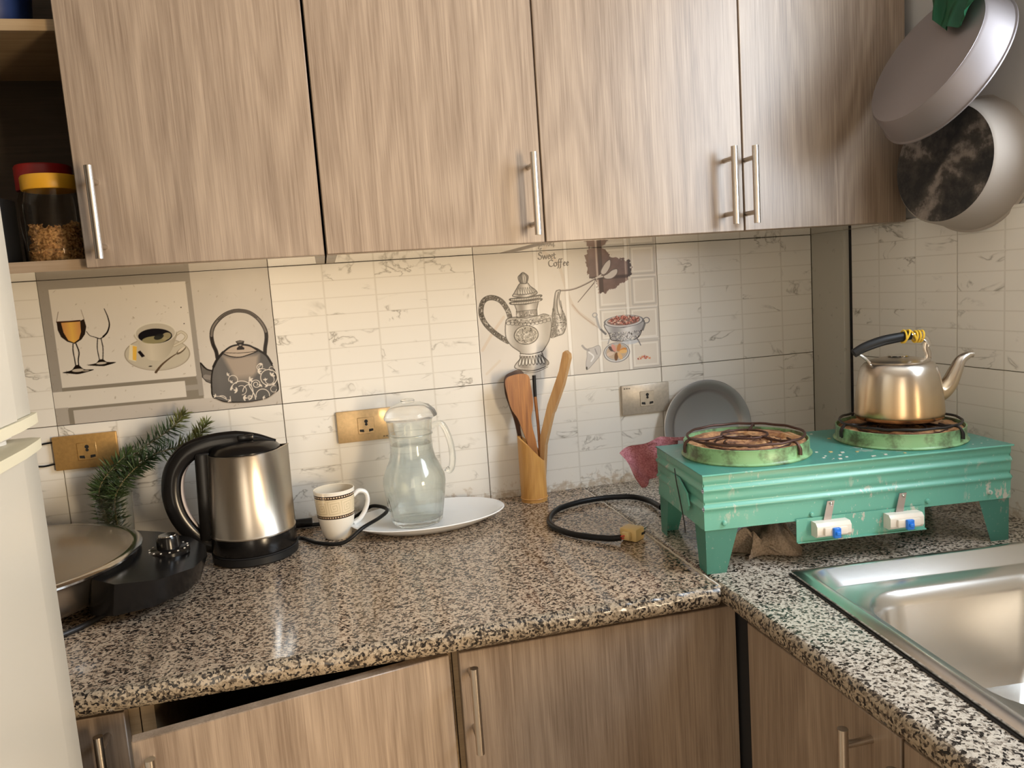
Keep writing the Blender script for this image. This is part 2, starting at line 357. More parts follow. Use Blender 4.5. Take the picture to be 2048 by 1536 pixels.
def smooth_path(pts, n=8, closed=False):
    P = [Vector(p) for p in pts]; out = []; m = len(P)
    for i in range(m if closed else m - 1):
        p0 = P[(i - 1) % m] if (closed or i > 0) else P[0] * 2 - P[1]
        p1, p2 = P[i], P[(i + 1) % m]
        p3 = P[(i + 2) % m] if (closed or i + 2 < m) else P[-1] * 2 - P[-2]
        for k in range(n):
            t = k / n
            out.append(0.5 * ((2 * p1) + (p2 - p0) * t + (2 * p0 - 5 * p1 + 4 * p2 - p3) * t * t + (3 * p1 - p0 - 3 * p2 + p3) * t ** 3))
    if not closed: out.append(P[-1])
    return out
def tube(bm, pts, r, seg=10, closed=False, mi=0, flat=1.0, up=None, caps=True):
    """sweep an ellipse (r along the side, r*flat along the frame's up) along pts; r may be a list"""
    P = [Vector(p) for p in pts]; n = len(P); rings = []
    T = []
    for i in range(n):
        a = P[i - 1] if (i > 0 or closed) else P[i]; b = P[(i + 1) % n] if (i < n - 1 or closed) else P[i]
        T.append((b - a).normalized())
    if up is None:
        u = Vector((0, 0, 1)) if abs(T[0].z) < 0.9 else Vector((1, 0, 0))
    else: u = Vector(up)
    for i in range(n):
        s = T[i].cross(u)
        if s.length < 1e-6: s = T[i].orthogonal()
        s.normalize(); v = s.cross(T[i]).normalized()
        if up is None: u = v
        ri = r[i] if hasattr(r, '__len__') else r
        rings.append([bm.verts.new(P[i] + s * (ri * math.cos(2 * PI * k / seg)) + v * (ri * flat * math.sin(2 * PI * k / seg))) for k in range(seg)])
    rr = rings + [rings[0]] if closed else rings
    for a, b in zip(rr, rr[1:]):
        for k in range(seg):
            f = bm.faces.new((a[k], a[(k + 1) % seg], b[(k + 1) % seg], b[k])); f.material_index = mi
    if caps and not closed:
        for ring in (rings[0], rings[-1]):
            f = bm.faces.new(ring); f.material_index = mi
    return [v for q in rings for v in q]
def prism(bm, pts2, a0, a1, plane='xz', mi=0):
    """extrude a 2D outline between a0 and a1 along the axis left out of plane"""
    def P(p, a): return {'xz': (p[0], a, p[1]), 'xy': (p[0], p[1], a), 'yz': (a, p[0], p[1])}[plane]
    A = [bm.verts.new(P(p, a0)) for p in pts2]; B = [bm.verts.new(P(p, a1)) for p in pts2]; n = len(A); fs = []
    fs.append(bm.faces.new(A)); fs.append(bm.faces.new(B))
    for i in range(n): fs.append(bm.faces.new((A[i], A[(i + 1) % n], B[(i + 1) % n], B[i])))
    for f in fs: f.material_index = mi
    return A + B
def bevel_all(bm, off, seg=2, ang=30):
    es = [e for e in bm.edges if len(e.link_faces) == 2 and e.calc_face_angle(0) > math.radians(ang)]
    if es: bmesh.ops.bevel(bm, geom=es, offset=off, segments=seg, affect='EDGES', profile=0.5, clamp_overlap=True)
def cyl(bm, p0, p1, r, seg=16, mi=0): return tube(bm, [p0, p1], r, seg, mi=mi)
def simple_box(name, m, parent, x0, x1, y0, y1, z0, z1, bev=0.0, seg=2):
    b = BM(); box(b, x0, x1, y0, y1, z0, z1, bev, seg); return fin(b, name, m, parent, smooth=bev > 0)

# ------------------------------------------------------------------ room shell
def struct(name, bm, m, label, **k):
    o = fin(bm, name, m, **k); o['kind'] = 'structure'; o['label'] = label; return o
XL, YF, ZTOP = -0.46, -2.90, 2.50
b = BM(); box(b, XL - 0.1, XR + 0.1, 0.007, 0.12, 0, ZTOP); wall_back = struct('wall_back', b, 'grout', 'back wall covered with pale marble-pattern tiles')
b = BM(); box(b, XL - 0.1, XL, YF, 0.007, 0, ZTOP); struct('wall_left', b, 'ochre_paint', 'plain painted wall behind the refrigerator')
b = BM()
for q in ((-1.86, 0.007, 0, 1.38), (-1.86, 0.007, 2.18, ZTOP), (-0.70, 0.007, 1.38, 2.18), (-1.86, -1.42, 1.38, 2.18), (YF, -2.86, 0, ZTOP), (-2.86, -1.86, 2.08, ZTOP)):
    box(b, XR, XR + 0.12, *q)
wall_right = struct('wall_right', b, 'wall_paint', 'grey painted wall above a band of marble-pattern tiles')
b = BM()
for q in ((XL, -0.28, 0, ZTOP), (0.38, XR, 0, ZTOP), (-0.28, 0.38, 2.05, ZTOP)): box(b, q[0], q[1], YF - 0.1, YF, q[2], q[3])
struct('wall_front', b, 'ochre_paint', 'painted wall behind the viewer with an opening to the next room')
b = BM(); box(b, XL - 0.1, XR + 0.1, YF - 0.1, 0.12, -0.05, 0); struct('floor', b, 'floor_tile', 'brown tiled kitchen floor')
b = BM(); box(b, XL - 0.1, XR + 0.1, YF - 0.1, 0.12, ZTOP, ZTOP + 0.05); struct('ceiling', b, 'ceiling_paint', 'plain white ceiling')
# window and doorway (outside the picture, they let the light in)
win = thing('window_1', 'white framed window over the sink', None, (XR + 0.095, -1.06, 1.38), kind='structure')
b = BM()
for q in ((-0.36, 0.36, 0, 0.045), (-0.36, 0.36, 0.755, 0.80), (-0.36, -0.315, 0, 0.80), (0.315, 0.36, 0, 0.80), (-0.02, 0.02, 0, 0.80)):
    box(b, 0.01, 0.055, q[0], q[1], q[2], q[3])
fin(b, 'window_frame', 'white_plastic', win)
for y0, y1 in ((-0.315, -0.02), (0.02, 0.315)):
    b = BM(); box(b, 0.030, 0.034, y0, y1, 0.045, 0.755); fin(b, 'pane', 'glass', win)
dr = thing('door_1', 'wooden frame around the open balcony doorway', None, (XR, -2.36, 0), kind='structure')
b = BM()
for q in ((-0.50, -0.47, 0, 2.08), (0.47, 0.50, 0, 2.08), (-0.50, 0.50, 2.045, 2.08)):
    box(b, 0.004, 0.118, q[0], q[1], q[2], q[3])
fin(b, 'door_frame', 'laminate_edge', dr)
# untiled painted strip in the corner
b = BM(); box(b, 1.577, XR, -0.112, 0.0, ZC, ZB + 0.004, 0.0015, 1); tr = struct('trim_1', b, 'strip_paint', 'grey painted vertical strip in the corner beside the tiles', smooth=True)
b = BM(); box(b, 1.5905, XR, -0.1195, -0.1122, ZC, ZB + 0.004); fin(b, 'shadow_gap', 'dark_gap', tr)  # dark-coloured strip puts the shade into the gap beside the tiles

# ------------------------------------------------------------------ printed tiles: drawn in millimetres (u right, v up), stored as a colour per vertex
TW, TH, ST = 0.400, 0.2655, 0.75
class Canvas:
    def __init__(s, base, w=TW * 1000, h=TH * 1000):
        s.nu, s.nv = int(w / ST) + 1, int(h / ST) + 1
        s.u, s.v = np.meshgrid(np.linspace(0, w, s.nu), np.linspace(0, h, s.nv))
        s.c = np.ones((s.nv, s.nu, 3)) * np.array(base)
    def put(s, m, col):
        col = np.asarray(col, float)
        if col.ndim == 1: col = col[None, None, :]
        s.c = s.c * (1 - m[..., None]) + col * m[..., None]
    def seg_d(s, P):
        d = np.full(s.u.shape, 1e9); tt = np.zeros(s.u.shape); L = 0.0; tot = sum(math.dist(a, b_) for a, b_ in zip(P, P[1:])) or 1
        for a, b_ in zip(P, P[1:]):
            ax, ay = a; bx, by = b_; dx, dy = bx - ax, by - ay; l2 = dx * dx + dy * dy + 1e-12
            t = np.clip(((s.u - ax) * dx + (s.v - ay) * dy) / l2, 0, 1)
            q = np.hypot(s.u - ax - t * dx, s.v - ay - t * dy); k = q < d
            d[k] = q[k]; tt[k] = ((L + t * math.sqrt(l2)) / tot)[k]; L += math.sqrt(l2)
        return d, tt
    def inside(s, P):
        r = np.zeros(s.u.shape, bool); n = len(P)
        for i in range(n):
            x1, y1 = P[i]; x2, y2 = P[(i + 1) % n]
            if y1 == y2: continue
            r ^= ((y1 > s.v) != (y2 > s.v)) & (s.u < (x2 - x1) * (s.v - y1) / (y2 - y1) + x1)
        return r
    def pmask(s, P, aa=0.7):
        d, _ = s.seg_d(list(P) + [P[0]]); sd = np.where(s.inside(P), d, -d); return np.clip(sd / aa + 0.5, 0, 1), sd
    def poly(s, P, col, alpha=1.0, sm=False, edge=None, ew=0.8):
        if sm: P = cr2(P, True)
        m, sd = s.pmask(P); s.put(m * alpha, col)
        if edge is not None: s.put(np.clip((ew - np.abs(sd)) / 0.6 + 0.5, 0, 1) * alpha, edge)
        return m, sd
    def line(s, P, w, col, alpha=1.0, sm=True, w2=None):
        if sm and len(P) > 2: P = cr2(P, False)
        d, t = s.seg_d(P); ww = w if w2 is None else w + (w2 - w) * t
        m = np.clip((ww / 2 - d) / 0.7 + 0.5, 0, 1); s.put(m * alpha, col); return d, t
    def ell(s, cx, cy, rx, ry, col, alpha=1.0, rot=0.0, ring=None):
        c_, s_ = math.cos(rot), math.sin(rot); x = (s.u - cx) * c_ + (s.v - cy) * s_; y = -(s.u - cx) * s_ + (s.v - cy) * c_
        q = np.sqrt((x / rx) ** 2 + (y / ry) ** 2); sd = (1 - q) * min(rx, ry)
        m = np.clip(sd / 0.7 + 0.5, 0, 1) if ring is None else np.clip((ring / 2 - np.abs(sd)) / 0.6 + 0.5, 0, 1)
        s.put(m * alpha, col); return m
    def rect(s, u0, u1, v0, v1, col, alpha=1.0):
        m = np.clip(np.minimum(np.minimum(s.u - u0, u1 - s.u), np.minimum(s.v - v0, v1 - s.v)) / 0.7 + 0.5, 0, 1); s.put(m * alpha, col); return m
    def tile(s, name, parent, loc, label):
        nv, nu = s.nv, s.nu
        V = np.stack([s.u / 1000, np.zeros_like(s.u), s.v / 1000], -1).reshape(-1, 3)
        i = np.arange(nv * nu).reshape(nv, nu); F = np.stack([i[:-1, :-1], i[:-1, 1:], i[1:, 1:], i[1:, :-1]], -1).reshape(-1, 4)
        k = len(V); g = 0.0006; w, h = s.u.max() / 1000, s.v.max() / 1000
        V[:, 0] = g + V[:, 0] * (w - 2 * g) / w; V[:, 2] = g + V[:, 2] * (h - 2 * g) / h
        back = np.array([(g, 0.006, g), (w - g, 0.006, g), (w - g, 0.006, h - g), (g, 0.006, h - g)]); V = np.vstack([V, back])
        F = F.tolist(); b0, b1, b2, b3 = k, k + 1, k + 2, k + 3
        F += [[b1, b0] + i[0, :].tolist(), [b3, b2] + i[-1, ::-1].tolist(), [b0, b3] + i[::-1, 0].tolist(), [b2, b1] + i[:, -1].tolist()]
        me = bpy.data.meshes.new(name); me.from_pydata(V.tolist(), [], F); me.materials.append(MATS['printed_tile'])
        col = np.clip(s.c.reshape(-1, 3), 0, 1); lin = np.where(col <= 0.04045, col / 12.92, ((col + 0.055) / 1.055) ** 2.4)
        lin = np.vstack([lin, np.full((4, 3), 0.5)]); at = me.color_attributes.new('print', 'FLOAT_COLOR', 'POINT')
        at.data.foreach_set('color', np.hstack([lin, np.ones((len(lin), 1))]).astype(np.float32).ravel())
        o = link(name, me, parent, loc); o['label'] = label; return o
def cr2(P, closed): return [(p.x, p.y) for p in smooth_path([(a, b_, 0) for a, b_ in P], 6, closed)]
def vnoise(u, v, sc, seed, octv=3):
    out = np.zeros(u.shape); amp = 1.0; tot = 0
    for o in range(octv):
        g = np.random.default_rng(seed + o).random((64, 64)); x = u / sc; y = v / sc; xi = np.floor(x).astype(int); yi = np.floor(y).astype(int); fx = x - xi; fy = y - yi
        fx = fx * fx * (3 - 2 * fx); fy = fy * fy * (3 - 2 * fy); a = g[yi % 64, xi % 64]; b_ = g[yi % 64, (xi + 1) % 64]; c_ = g[(yi + 1) % 64, xi % 64]; d_ = g[(yi + 1) % 64, (xi + 1) % 64]
        out += amp * ((a * (1 - fx) + b_ * fx) * (1 - fy) + (c_ * (1 - fx) + d_ * fx) * fy); tot += amp; amp *= 0.5; sc /= 2
    return out / tot

# --- tile with glasses, coffee cup and kettle
def paint_cup_tile():
    C = Canvas((0.79, 0.765, 0.73)); K = (0.10, 0.075, 0.06)
    n = vnoise(C.u, C.v, 9, 3); n2 = vnoise(C.u, C.v, 60, 9)
    C.c *= (0.96 + 0.08 * n2)[..., None]
    G1, G2, W = (0.60, 0.575, 0.54), (0.52, 0.49, 0.44), (0.83, 0.805, 0.765)
    C.rect(-5, 259, 0, 270, (0.79, 0.765, 0.73)); C.rect(-5, 259, 62, 270, G1); C.rect(17, 250, 69, 249, W)
    C.rect(16, 250, 61, 68.5, G2); C.rect(249, 259, 29, 70, G1); C.rect(-5, 228, 32, 62, W); C.rect(228, 250, 43, 53, G1); C.rect(228, 250, 53, 63, G2); C.rect(228, 250, 29, 43, G2)
    C.rect(22, 258, 25.5, 31, G2); C.rect(-5, 21, -5, 32, (0.66, 0.63, 0.59)); C.rect(21, 30, 0, 30, G2); C.rect(30, 400, -5, 25, (0.745, 0.715, 0.68))
    C.rect(-5, 22, 28, 32, (0.66, 0.63, 0.59))
    # stone specks
    r = np.random.default_rng(5)
    for _ in range(150):
        a, b_ = r.uniform(2, 398), r.uniform(2, 263); C.ell(a, b_, r.uniform(0.8, 3.2), r.uniform(0.5, 1.3), (0.55, 0.50, 0.43), r.uniform(0.15, 0.5), r.uniform(0, 3))
    for p in ((237, 201), (239, 170)): C.ell(*p, 1, 1, K)
    # full glass
    C.poly([(23, 190), (23, 175), (27, 162), (36, 153), (48, 148), (60, 155), (67, 164), (71, 178), (69, 192), (62, 189)], (0.16, 0.12, 0.09), sm=False)
    m, sd = C.pmask([(30, 188), (62, 188), (61, 169), (56, 156), (47, 150), (38, 155), (32, 170)])
    C.put(m, np.stack([0.86 - 0.1 * np.abs(C.u - 46) / 16, 0.68 - 0.14 * np.abs(C.u - 46) / 16, 0.33 + 0 * C.u], -1))
    C.line([(23, 191), (28, 208)], 0.9, (0.45, 0.40, 0.35)); C.line([(66, 209), (69, 192)], 0.9, (0.55, 0.5, 0.44)); C.line([(23, 190), (46, 189.5), (62, 190)], 1.8, (0.25, 0.12, 0.06))
    C.line([(45, 148), (43.5, 136), (44, 122), (44.5, 107)], 1.7, K); C.line([(50, 148), (53, 132), (50, 118), (49.5, 106)], 2.0, K); C.line([(48, 146), (48, 110)], 1.5, (0.88, 0.86, 0.82), 0.7)
    C.poly([(21, 97), (36, 100), (44, 108), (50, 108), (58, 100), (74, 98), (60, 94), (46, 92), (34, 94)], K, sm=True); C.ell(47, 99, 10, 3.0, (0.72, 0.68, 0.62)); C.ell(60, 97, 6, 1.4, (0.6, 0.56, 0.5))
    # empty glass
    C.line([(70, 169), (75, 161), (84, 157)], 1.1, K); C.line([(105, 208), (109, 193), (110, 178), (105, 165), (97, 157)], 1.3, K, w2=3.0); C.line([(84, 157), (91, 154), (98, 157)], 1.6, K)
    C.line([(87, 154), (84.5, 136), (85.5, 114)], 1.5, K); C.line([(93, 154), (94, 136), (91, 113)], 1.5, K)
    C.poly([(64, 107), (78, 109), (85, 115), (92, 115), (98, 110), (113, 108), (98, 104), (88, 103)], K, sm=True); C.ell(88, 108.5, 9, 2.2, (0.76, 0.72, 0.66))
    # saucer, cup
    C.ell(186, 117, 57, 31, (0.64, 0.60, 0.52), 0.55, -0.06); C.ell(186, 119, 56, 29, (0.74, 0.71, 0.64), 0.9, -0.06); C.ell(186, 117, 56.5, 31, (0.56, 0.52, 0.45), 0.8, -0.06, ring=1.0)
    C.poly([(140, 139), (152, 135), (147, 106), (135, 111)], (0.86, 0.82, 0.70)); C.poly([(145, 136), (152, 134), (148, 108), (142, 110)], (0.88, 0.70, 0.30)); C.poly([(152, 124), (157, 126), (164, 115), (158, 113)], (0.10, 0.08, 0.09)); C.ell(171, 95, 3, 1, K)
    C.line([(222, 150), (232, 155), (240, 147), (234, 138), (217, 130)], 5.5, (0.68, 0.64, 0.56)); C.line([(222, 150), (232, 155), (240, 147), (234, 138), (217, 130)], 2.4, (0.80, 0.77, 0.70))
    m, sd = C.pmask(cr2([(151, 158), (153, 145), (160, 124), (168, 109), (180, 105), (194, 105.5), (208, 117), (219, 138), (223, 157), (188, 172)], True))
    sh = np.clip((C.u - 150) / 75, 0, 1); C.put(m, np.stack([0.80 - 0.25 * np.abs(sh - 0.35), 0.765 - 0.25 * np.abs(sh - 0.35), 0.69 - 0.24 * np.abs(sh - 0.35)], -1))
    C.ell(187, 157, 36, 20.5, (0.84, 0.82, 0.77), 1, -0.02); C.ell(187, 156, 34, 18.5, (0.72, 0.69, 0.63), 1, -0.02); C.ell(186, 151, 29.5, 14, (0.07, 0.06, 0.08), 1, -0.04)
    C.ell(184, 144, 22, 7, (0.60, 0.57, 0.42), 0.9); C.ell(205, 149, 9, 6.5, (0.62, 0.58, 0.45), 0.9, 0.4); C.ell(192, 149, 9, 5, (0.13, 0.13, 0.12), 0.9, 0.3)
    C.line([(179, 83), (191, 96), (206, 107), (218, 114)], 4.2, (0.34, 0.27, 0.20), w2=1.6); C.ell(228, 120, 11, 3.6, (0.38, 0.33, 0.27), 1, 0.62); C.ell(229, 122, 9, 2.2, (0.83, 0.79, 0.72), 1, 0.62)
    # printed kettle
    hd = [(291, 100), (290, 113), (286, 127), (285, 143), (289, 158), (300, 172), (314, 182), (330, 187), (344, 186.5), (358, 182), (371, 171), (380, 157), (384.5, 143), (384, 129), (380, 112), (378, 99)]
    C.line(hd, 7.0, (0.17, 0.14, 0.12)); C.line(hd[3:-3], 4.0, (0.45, 0.42, 0.39)); C.line(hd[5:-5], 1.2, (0.15, 0.12, 0.10))
    for q in (hd[:3], hd[-3:]): C.line(q, 2.4, K)
    C.poly([(259, 94), (264, 85), (270, 79.5), (280, 76), (277, 51), (266, 57), (260, 66)], (0.40, 0.38, 0.36), sm=False, edge=K, ew=0.6); C.line([(260, 93), (269, 81), (280, 76)], 2.6, K); C.line([(266, 66), (276, 63)], 9, (0.62, 0.59, 0.56), 0.6)
    body = [(302, 110), (295, 103), (285, 91), (280, 78), (276, 62), (274, 41), (274, 30), (278, 23), (295, 15), (321, 11), (346, 10), (373, 14), (390, 24), (396, 30), (395, 46), (393, 65), (388, 80), (381, 96), (367, 110), (351, 118), (336, 122), (319, 120)]
    m, sd = C.pmask(cr2(body, True)); g = 0.36 - 0.05 * np.clip((60 - C.v) / 60, 0, 1) + 0.05 * np.clip(1 - np.abs(C.u - 290) / 30, 0, 1)
    C.put(m, np.stack([g, g * 0.97, g * 0.95], -1))
    lt, ls = C.pmask([(300, 104), (312, 74), (320, 50), (342, 46), (360, 66), (367, 100), (345, 100), (320, 98)], aa=9.0); C.put(m * lt * 0.85 * np.clip((C.v - 40) / 25, 0, 1), (0.68, 0.62, 0.56))
    C.put(np.clip((1.3 - np.abs(sd)) / 0.6 + 0.5, 0, 1), K); C.line([(302, 110), (290, 97), (282, 84)], 4.5, K); C.line([(364, 111), (380, 98), (389, 80)], 4.0, K)
    C.line([(278, 22), (295, 13), (321, 9.5), (346, 9), (373, 13), (391, 24)], 1.6, (0.62, 0.58, 0.53))
    lid = [(302, 110), (317, 119), (333, 121.5), (351, 118), (363, 110), (365, 107), (347, 101), (331, 98), (315, 101), (305, 106)]
    C.poly(cr2(lid, True), (0.72, 0.66, 0.60), edge=K, ew=0.9); C.line([(302, 110), (317, 119.5), (333, 122), (351, 119), (365, 109)], 3.2, K); C.line([(304, 109), (334, 106), (364, 107)], 1.0, K)
    C.poly([(327, 129), (335, 130.5), (343, 128.5), (341, 122), (338, 119), (342, 115), (341, 112), (328, 112.5), (328, 116), (332, 119), (330, 123)], (0.13, 0.10, 0.09)); C.ell(335, 127.5, 6, 1.6, (0.45, 0.42, 0.38)); C.ell(335, 121, 2.5, 1.5, (0.6, 0.57, 0.53))
    Wt = (0.88, 0.84, 0.79)
    def arc(cx, cy, r_, a0, a1, w, turns=None):
        P = []; N = 26
        for i in range(N + 1):
            t = i / N; rr = r_ * (1 - (turns or 0) * t); a = math.radians(a0 + (a1 - a0) * t); P.append((cx + rr * math.cos(a), cy + rr * math.sin(a)))
        C.line(P, w, Wt, sm=False)
    arc(314, 56, 9.5, -60, 200, 1.2, 0.25); arc(328, 31, 21, -55, 165, 1.5); arc(328, 34, 9, -90, 120, 1.1); arc(381, 54, 15.5, 60, 420, 1.5); arc(381, 49, 10, 60, -200, 1.1, 0.3); arc(356, 43, 9.5, 200, -420, 1.4, 0.75); arc(344, 30, 14, 95, 175, 1.4)
    arc(367, 76, 6.8, 250, -300, 1.2, 0.75); arc(366, 20, 12.5, -10, 190, 1.4); arc(342, 18, 5, 0, 600, 1.1, 0.7); arc(388, 30, 7, 60, 350, 1.0, 0.3); arc(387, 70, 5.5, 0, 300, 1.0, 0.5); arc(370, 60, 12, 130, 60, 1.2); arc(290, 18, 9, 110, 20, 1.3)
    C.line([(344, 52), (343, 42), (347, 32), (351, 22), (352, 14)], 1.7, Wt); C.line([(280, 27), (290, 25), (300, 18)], 1.2, Wt); C.line([(306, 14), (306, 24)], 1.2, Wt)
    for cx, cy in ((305, 66), (310, 51), (309, 40), (320, 34), (345, 52), (330, 19), (365, 41), (374, 49), (386, 57), (376, 37), (389, 39), (369, 83), (362, 67), (280, 27), (305, 15), (366, 16)):
        a = r.uniform(0, 6.28); sc = 1.25 if (cx, cy) in ((320, 34), (345, 52), (330, 19), (386, 57), (362, 67)) else 0.85
        for k in range(3): C.ell(cx + 2.6 * sc * math.cos(a + k * 1.0), cy + 2.6 * sc * math.sin(a + k * 1.0), 3.0 * sc, 1.25 * sc, Wt, 0.95, a + k * 1.0)
    return C

# --- tile with the silver coffee pot
def paint_coffee_tile():
    C = Canvas((0.86, 0.835, 0.80)); K = (0.13, 0.11, 0.10)
    n2 = vnoise(C.u, C.v, 70, 21); C.c *= (0.965 + 0.05 * n2)[..., None]
    def vein(P, w, col, a): C.line(P, w, col, a)
    vein([(150, 262), (180, 235), (205, 150), (250, 105)], 7, (0.74, 0.66, 0.58), 0.35); vein([(205, 150), (225, 125), (262, 95)], 2.0, (0.60, 0.50, 0.42), 0.5); vein([(5, 70), (30, 105), (55, 135)], 6, (0.78, 0.68, 0.58), 0.35); vein([(10, 20), (40, 45)], 5, (0.78, 0.70, 0.6), 0.3)
    # brick relief of the right half, its bevel highlights and shade drawn as colour
    for (u0, u1, v0, v1) in ((342, 394, 207, 262), (343, 394, 141, 196), (336, 397, 66, 130), (336, 397, 4, 58), (268, 330, 141, 262), (268, 326, 70, 132)):
        m, sd = C.pmask([(u0, v0), (u1, v0), (u1, v1), (u0, v1)])
        C.put(np.clip((3.0 - np.abs(sd + 1.5)) / 2.0, 0, 1) * 0.5, (0.68, 0.67, 0.66)); C.put(np.clip((2.4 - np.abs(sd - 3.5)) / 2, 0, 1) * 0.6, (0.95, 0.94, 0.92))
    for u0 in (130, 196, 263, 331):
        for dv, w, col, a in ((0, 6.0, (0.96, 0.95, 0.93), 0.75), (-4.5, 2.2, (0.74, 0.71, 0.67), 0.5), (4.5, 2.0, (0.76, 0.73, 0.69), 0.45)):
            C.line([(u0 + dv, 266), (u0 + dv - 1, 130), (u0 + dv, 0)], w, col, a * (0.55 if u0 == 130 else 1))
    for v0 in (66, 133, 200): C.line([(262, v0 + 2), (396, v0)], 3.0, (0.95, 0.94, 0.93), 0.6, sm=False)
    # coffee powder splash
    sp = [(249, 266), (242, 250), (240, 232), (242, 214), (245, 201), (258, 200), (262, 185), (269, 168), (284, 172), (296, 177), (310, 181), (321, 187), (332, 198), (341, 206), (343, 222), (340, 232), (330, 236), (318, 240), (306, 243), (294, 247), (288, 256), (280, 266)]
    d, sd = C.pmask(sp); rag = (vnoise(C.u, C.v, 5, 33) - 0.5) * 13; m = np.clip((sd + rag) / 1.2 + 0.5, 0, 1); n = vnoise(C.u, C.v, 14, 40)
    br = np.stack([0.36 + 0.12 * n, 0.27 + 0.10 * n, 0.25 + 0.09 * n], -1); C.put(m * 0.95, br)
    for u0, u1, cc in ((262.5, 266.5, (0.80, 0.74, 0.70)), (268, 277, (0.22, 0.13, 0.11)), (327, 331, (0.68, 0.60, 0.56)), (334, 342, (0.22, 0.15, 0.12)), (240, 246, (0.42, 0.31, 0.26))):
        C.put(m * np.clip(np.minimum(C.u - u0, u1 - C.u) / 1.2 + 0.5, 0, 1) * 0.85, cc)
    C.put(m * np.clip((4.0 - np.abs(C.v - 202)) / 3 + 0.3, 0, 1) * 0.7, (0.20, 0.13, 0.11))
    # two spoons
    S = (0.80, 0.77, 0.75); SD = (0.36, 0.30, 0.28)
    C.line([(172, 181), (206, 181.5), (235, 190), (264, 203)], 2.6, SD); C.line([(172, 182.5), (206, 183), (235, 191.5), (264, 204)], 1.6, (0.70, 0.66, 0.63)); C.line([(264, 203), (256, 192), (238, 174), (218, 154)], 2.2, SD, w2=1.4); C.line([(265, 203), (257, 192)], 1.2, S)
    C.line([(262, 202), (276, 210)], 3.0, S); C.line([(262, 203), (281, 205)], 3.0, S)
    for P in ([(273, 211), (274, 219), (284, 233), (295, 239), (295, 226), (287, 213), (279, 208)], [(278, 205), (288, 210), (299, 217), (310, 218), (309, 208), (297, 199), (283, 199)]): C.poly(cr2(P, True), S, edge=SD, ew=0.9)
    # lettering, drawn with a slanted nib
    def pen(strokes, ox, oy, sc):
        for P in strokes:
            P = cr2([(ox + x * sc, oy + y * sc) for x, y in P], False) if len(P) > 2 else [(ox + x * sc, oy + y * sc) for x, y in P]
            Q = []
            for a, b_ in zip(P, P[1:]):
                nseg = max(1, int(math.dist(a, b_) / 0.5))
                for i in range(nseg): Q.append((a, b_))
            for a, b_ in zip(P, P[1:]):
                ang = math.atan2(b_[1] - a[1], b_[0] - a[0]); w = 0.9 + 1.25 * abs(math.sin(ang - math.radians(28)))
                x0, x1 = min(a[0], b_[0]) - 3, max(a[0], b_[0]) + 3; y0, y1 = min(a[1], b_[1]) - 3, max(a[1], b_[1]) + 3
                i0, i1 = max(0, int(x0 / ST)), min(C.nu, int(x1 / ST) + 2); j0, j1 = max(0, int(y0 / ST)), min(C.nv, int(y1 / ST) + 2)
                if i1 <= i0 or j1 <= j0: continue
                u, v = C.u[j0:j1, i0:i1], C.v[j0:j1, i0:i1]; dx, dy = b_[0] - a[0], b_[1] - a[1]; l2 = dx * dx + dy * dy + 1e-9
                t = np.clip(((u - a[0]) * dx + (v - a[1]) * dy) / l2, 0, 1); d_ = np.hypot(u - a[0] - t * dx, v - a[1] - t * dy)
                mk = np.clip((w / 2 - d_) / 0.7 + 0.5, 0, 1)[..., None]; C.c[j0:j1, i0:i1] = C.c[j0:j1, i0:i1] * (1 - mk) + np.array((0.20, 0.15, 0.12)) * mk
    e_ = lambda x: [[(x + 0.3, 2.6), (x + 2.6, 3.4), (x + 2.2, 5.1), (x + 0.8, 4.6), (x, 2.4), (x + 0.8, 0.2), (x + 2.9, 0.9)]]
    sweet = [[(5.2, 8.2), (3.6, 9.3), (1.4, 8.4), (1.6, 6.2), (4.0, 4.6), (4.8, 2.2), (3.0, 0.1), (0.4, 0.6), (0.0, 2.0)], [(6.2, 5.0), (7.6, 0.2), (9.2, 4.6), (10.8, 0.2), (12.6, 5.2)]] + e_(13.8) + e_(17.8) + [[(22.6, 7.2), (22.4, 2.0), (23.2, 0.2), (24.6, 0.8)], [(21.4, 5.1), (24.4, 5.2)]]
    pen(sweet, 137, 248.5, 1.55)
    coffee = [[(6.4, 7.6), (4.2, 9.0), (1.2, 7.4), (0.2, 4.4), (1.4, 1.0), (4.2, 0.0), (6.6, 1.4)], [(9.6, 5.2), (7.8, 3.8), (8.2, 0.8), (10.4, 0.2), (12.0, 2.2), (11.4, 4.8), (9.6, 5.2)],
              [(17.4, 9.6), (15.6, 9.4), (14.8, 6.0), (14.0, -1.4), (12.2, -3.0)], [(13.0, 5.2), (19.6, 5.2)], [(20.6, 9.8), (18.8, 9.4), (18.0, 6.0), (17.2, -1.4), (15.6, -3.2)]] + e_(21.6) + e_(26.2)
    pen(coffee, 158.5, 232.5, 1.5)
    # coffee pot
    def metal(P, c0, c1, seed, sm=True, edge=0.7):
        Q = cr2(P, True) if sm else P; m, sd = C.pmask(Q); x0, x1 = min(p[0] for p in P), max(p[0] for p in P); t = (C.u - x0) / (x1 - x0)
        g = 0.5 + 0.32 * np.cos(t * 9.5 + 0.6) * np.clip(1.2 - t * 0.5, 0, 1) + 0.10 * (vnoise(C.u, C.v, 12, seed) - 0.5)
        g = np.clip(g + 0.12, 0, 1) * np.clip(0.62 + sd / 9, 0, 1)[...]; c0, c1 = np.array(c0), np.array(c1); C.put(m, c0 + (c1 - c0) * g[..., None])
        if edge: C.put(np.clip((edge - np.abs(sd)) / 0.6 + 0.5, 0, 1), K)
        return m, sd
    D, L = (0.36, 0.33, 0.30), (0.90, 0.875, 0.84)
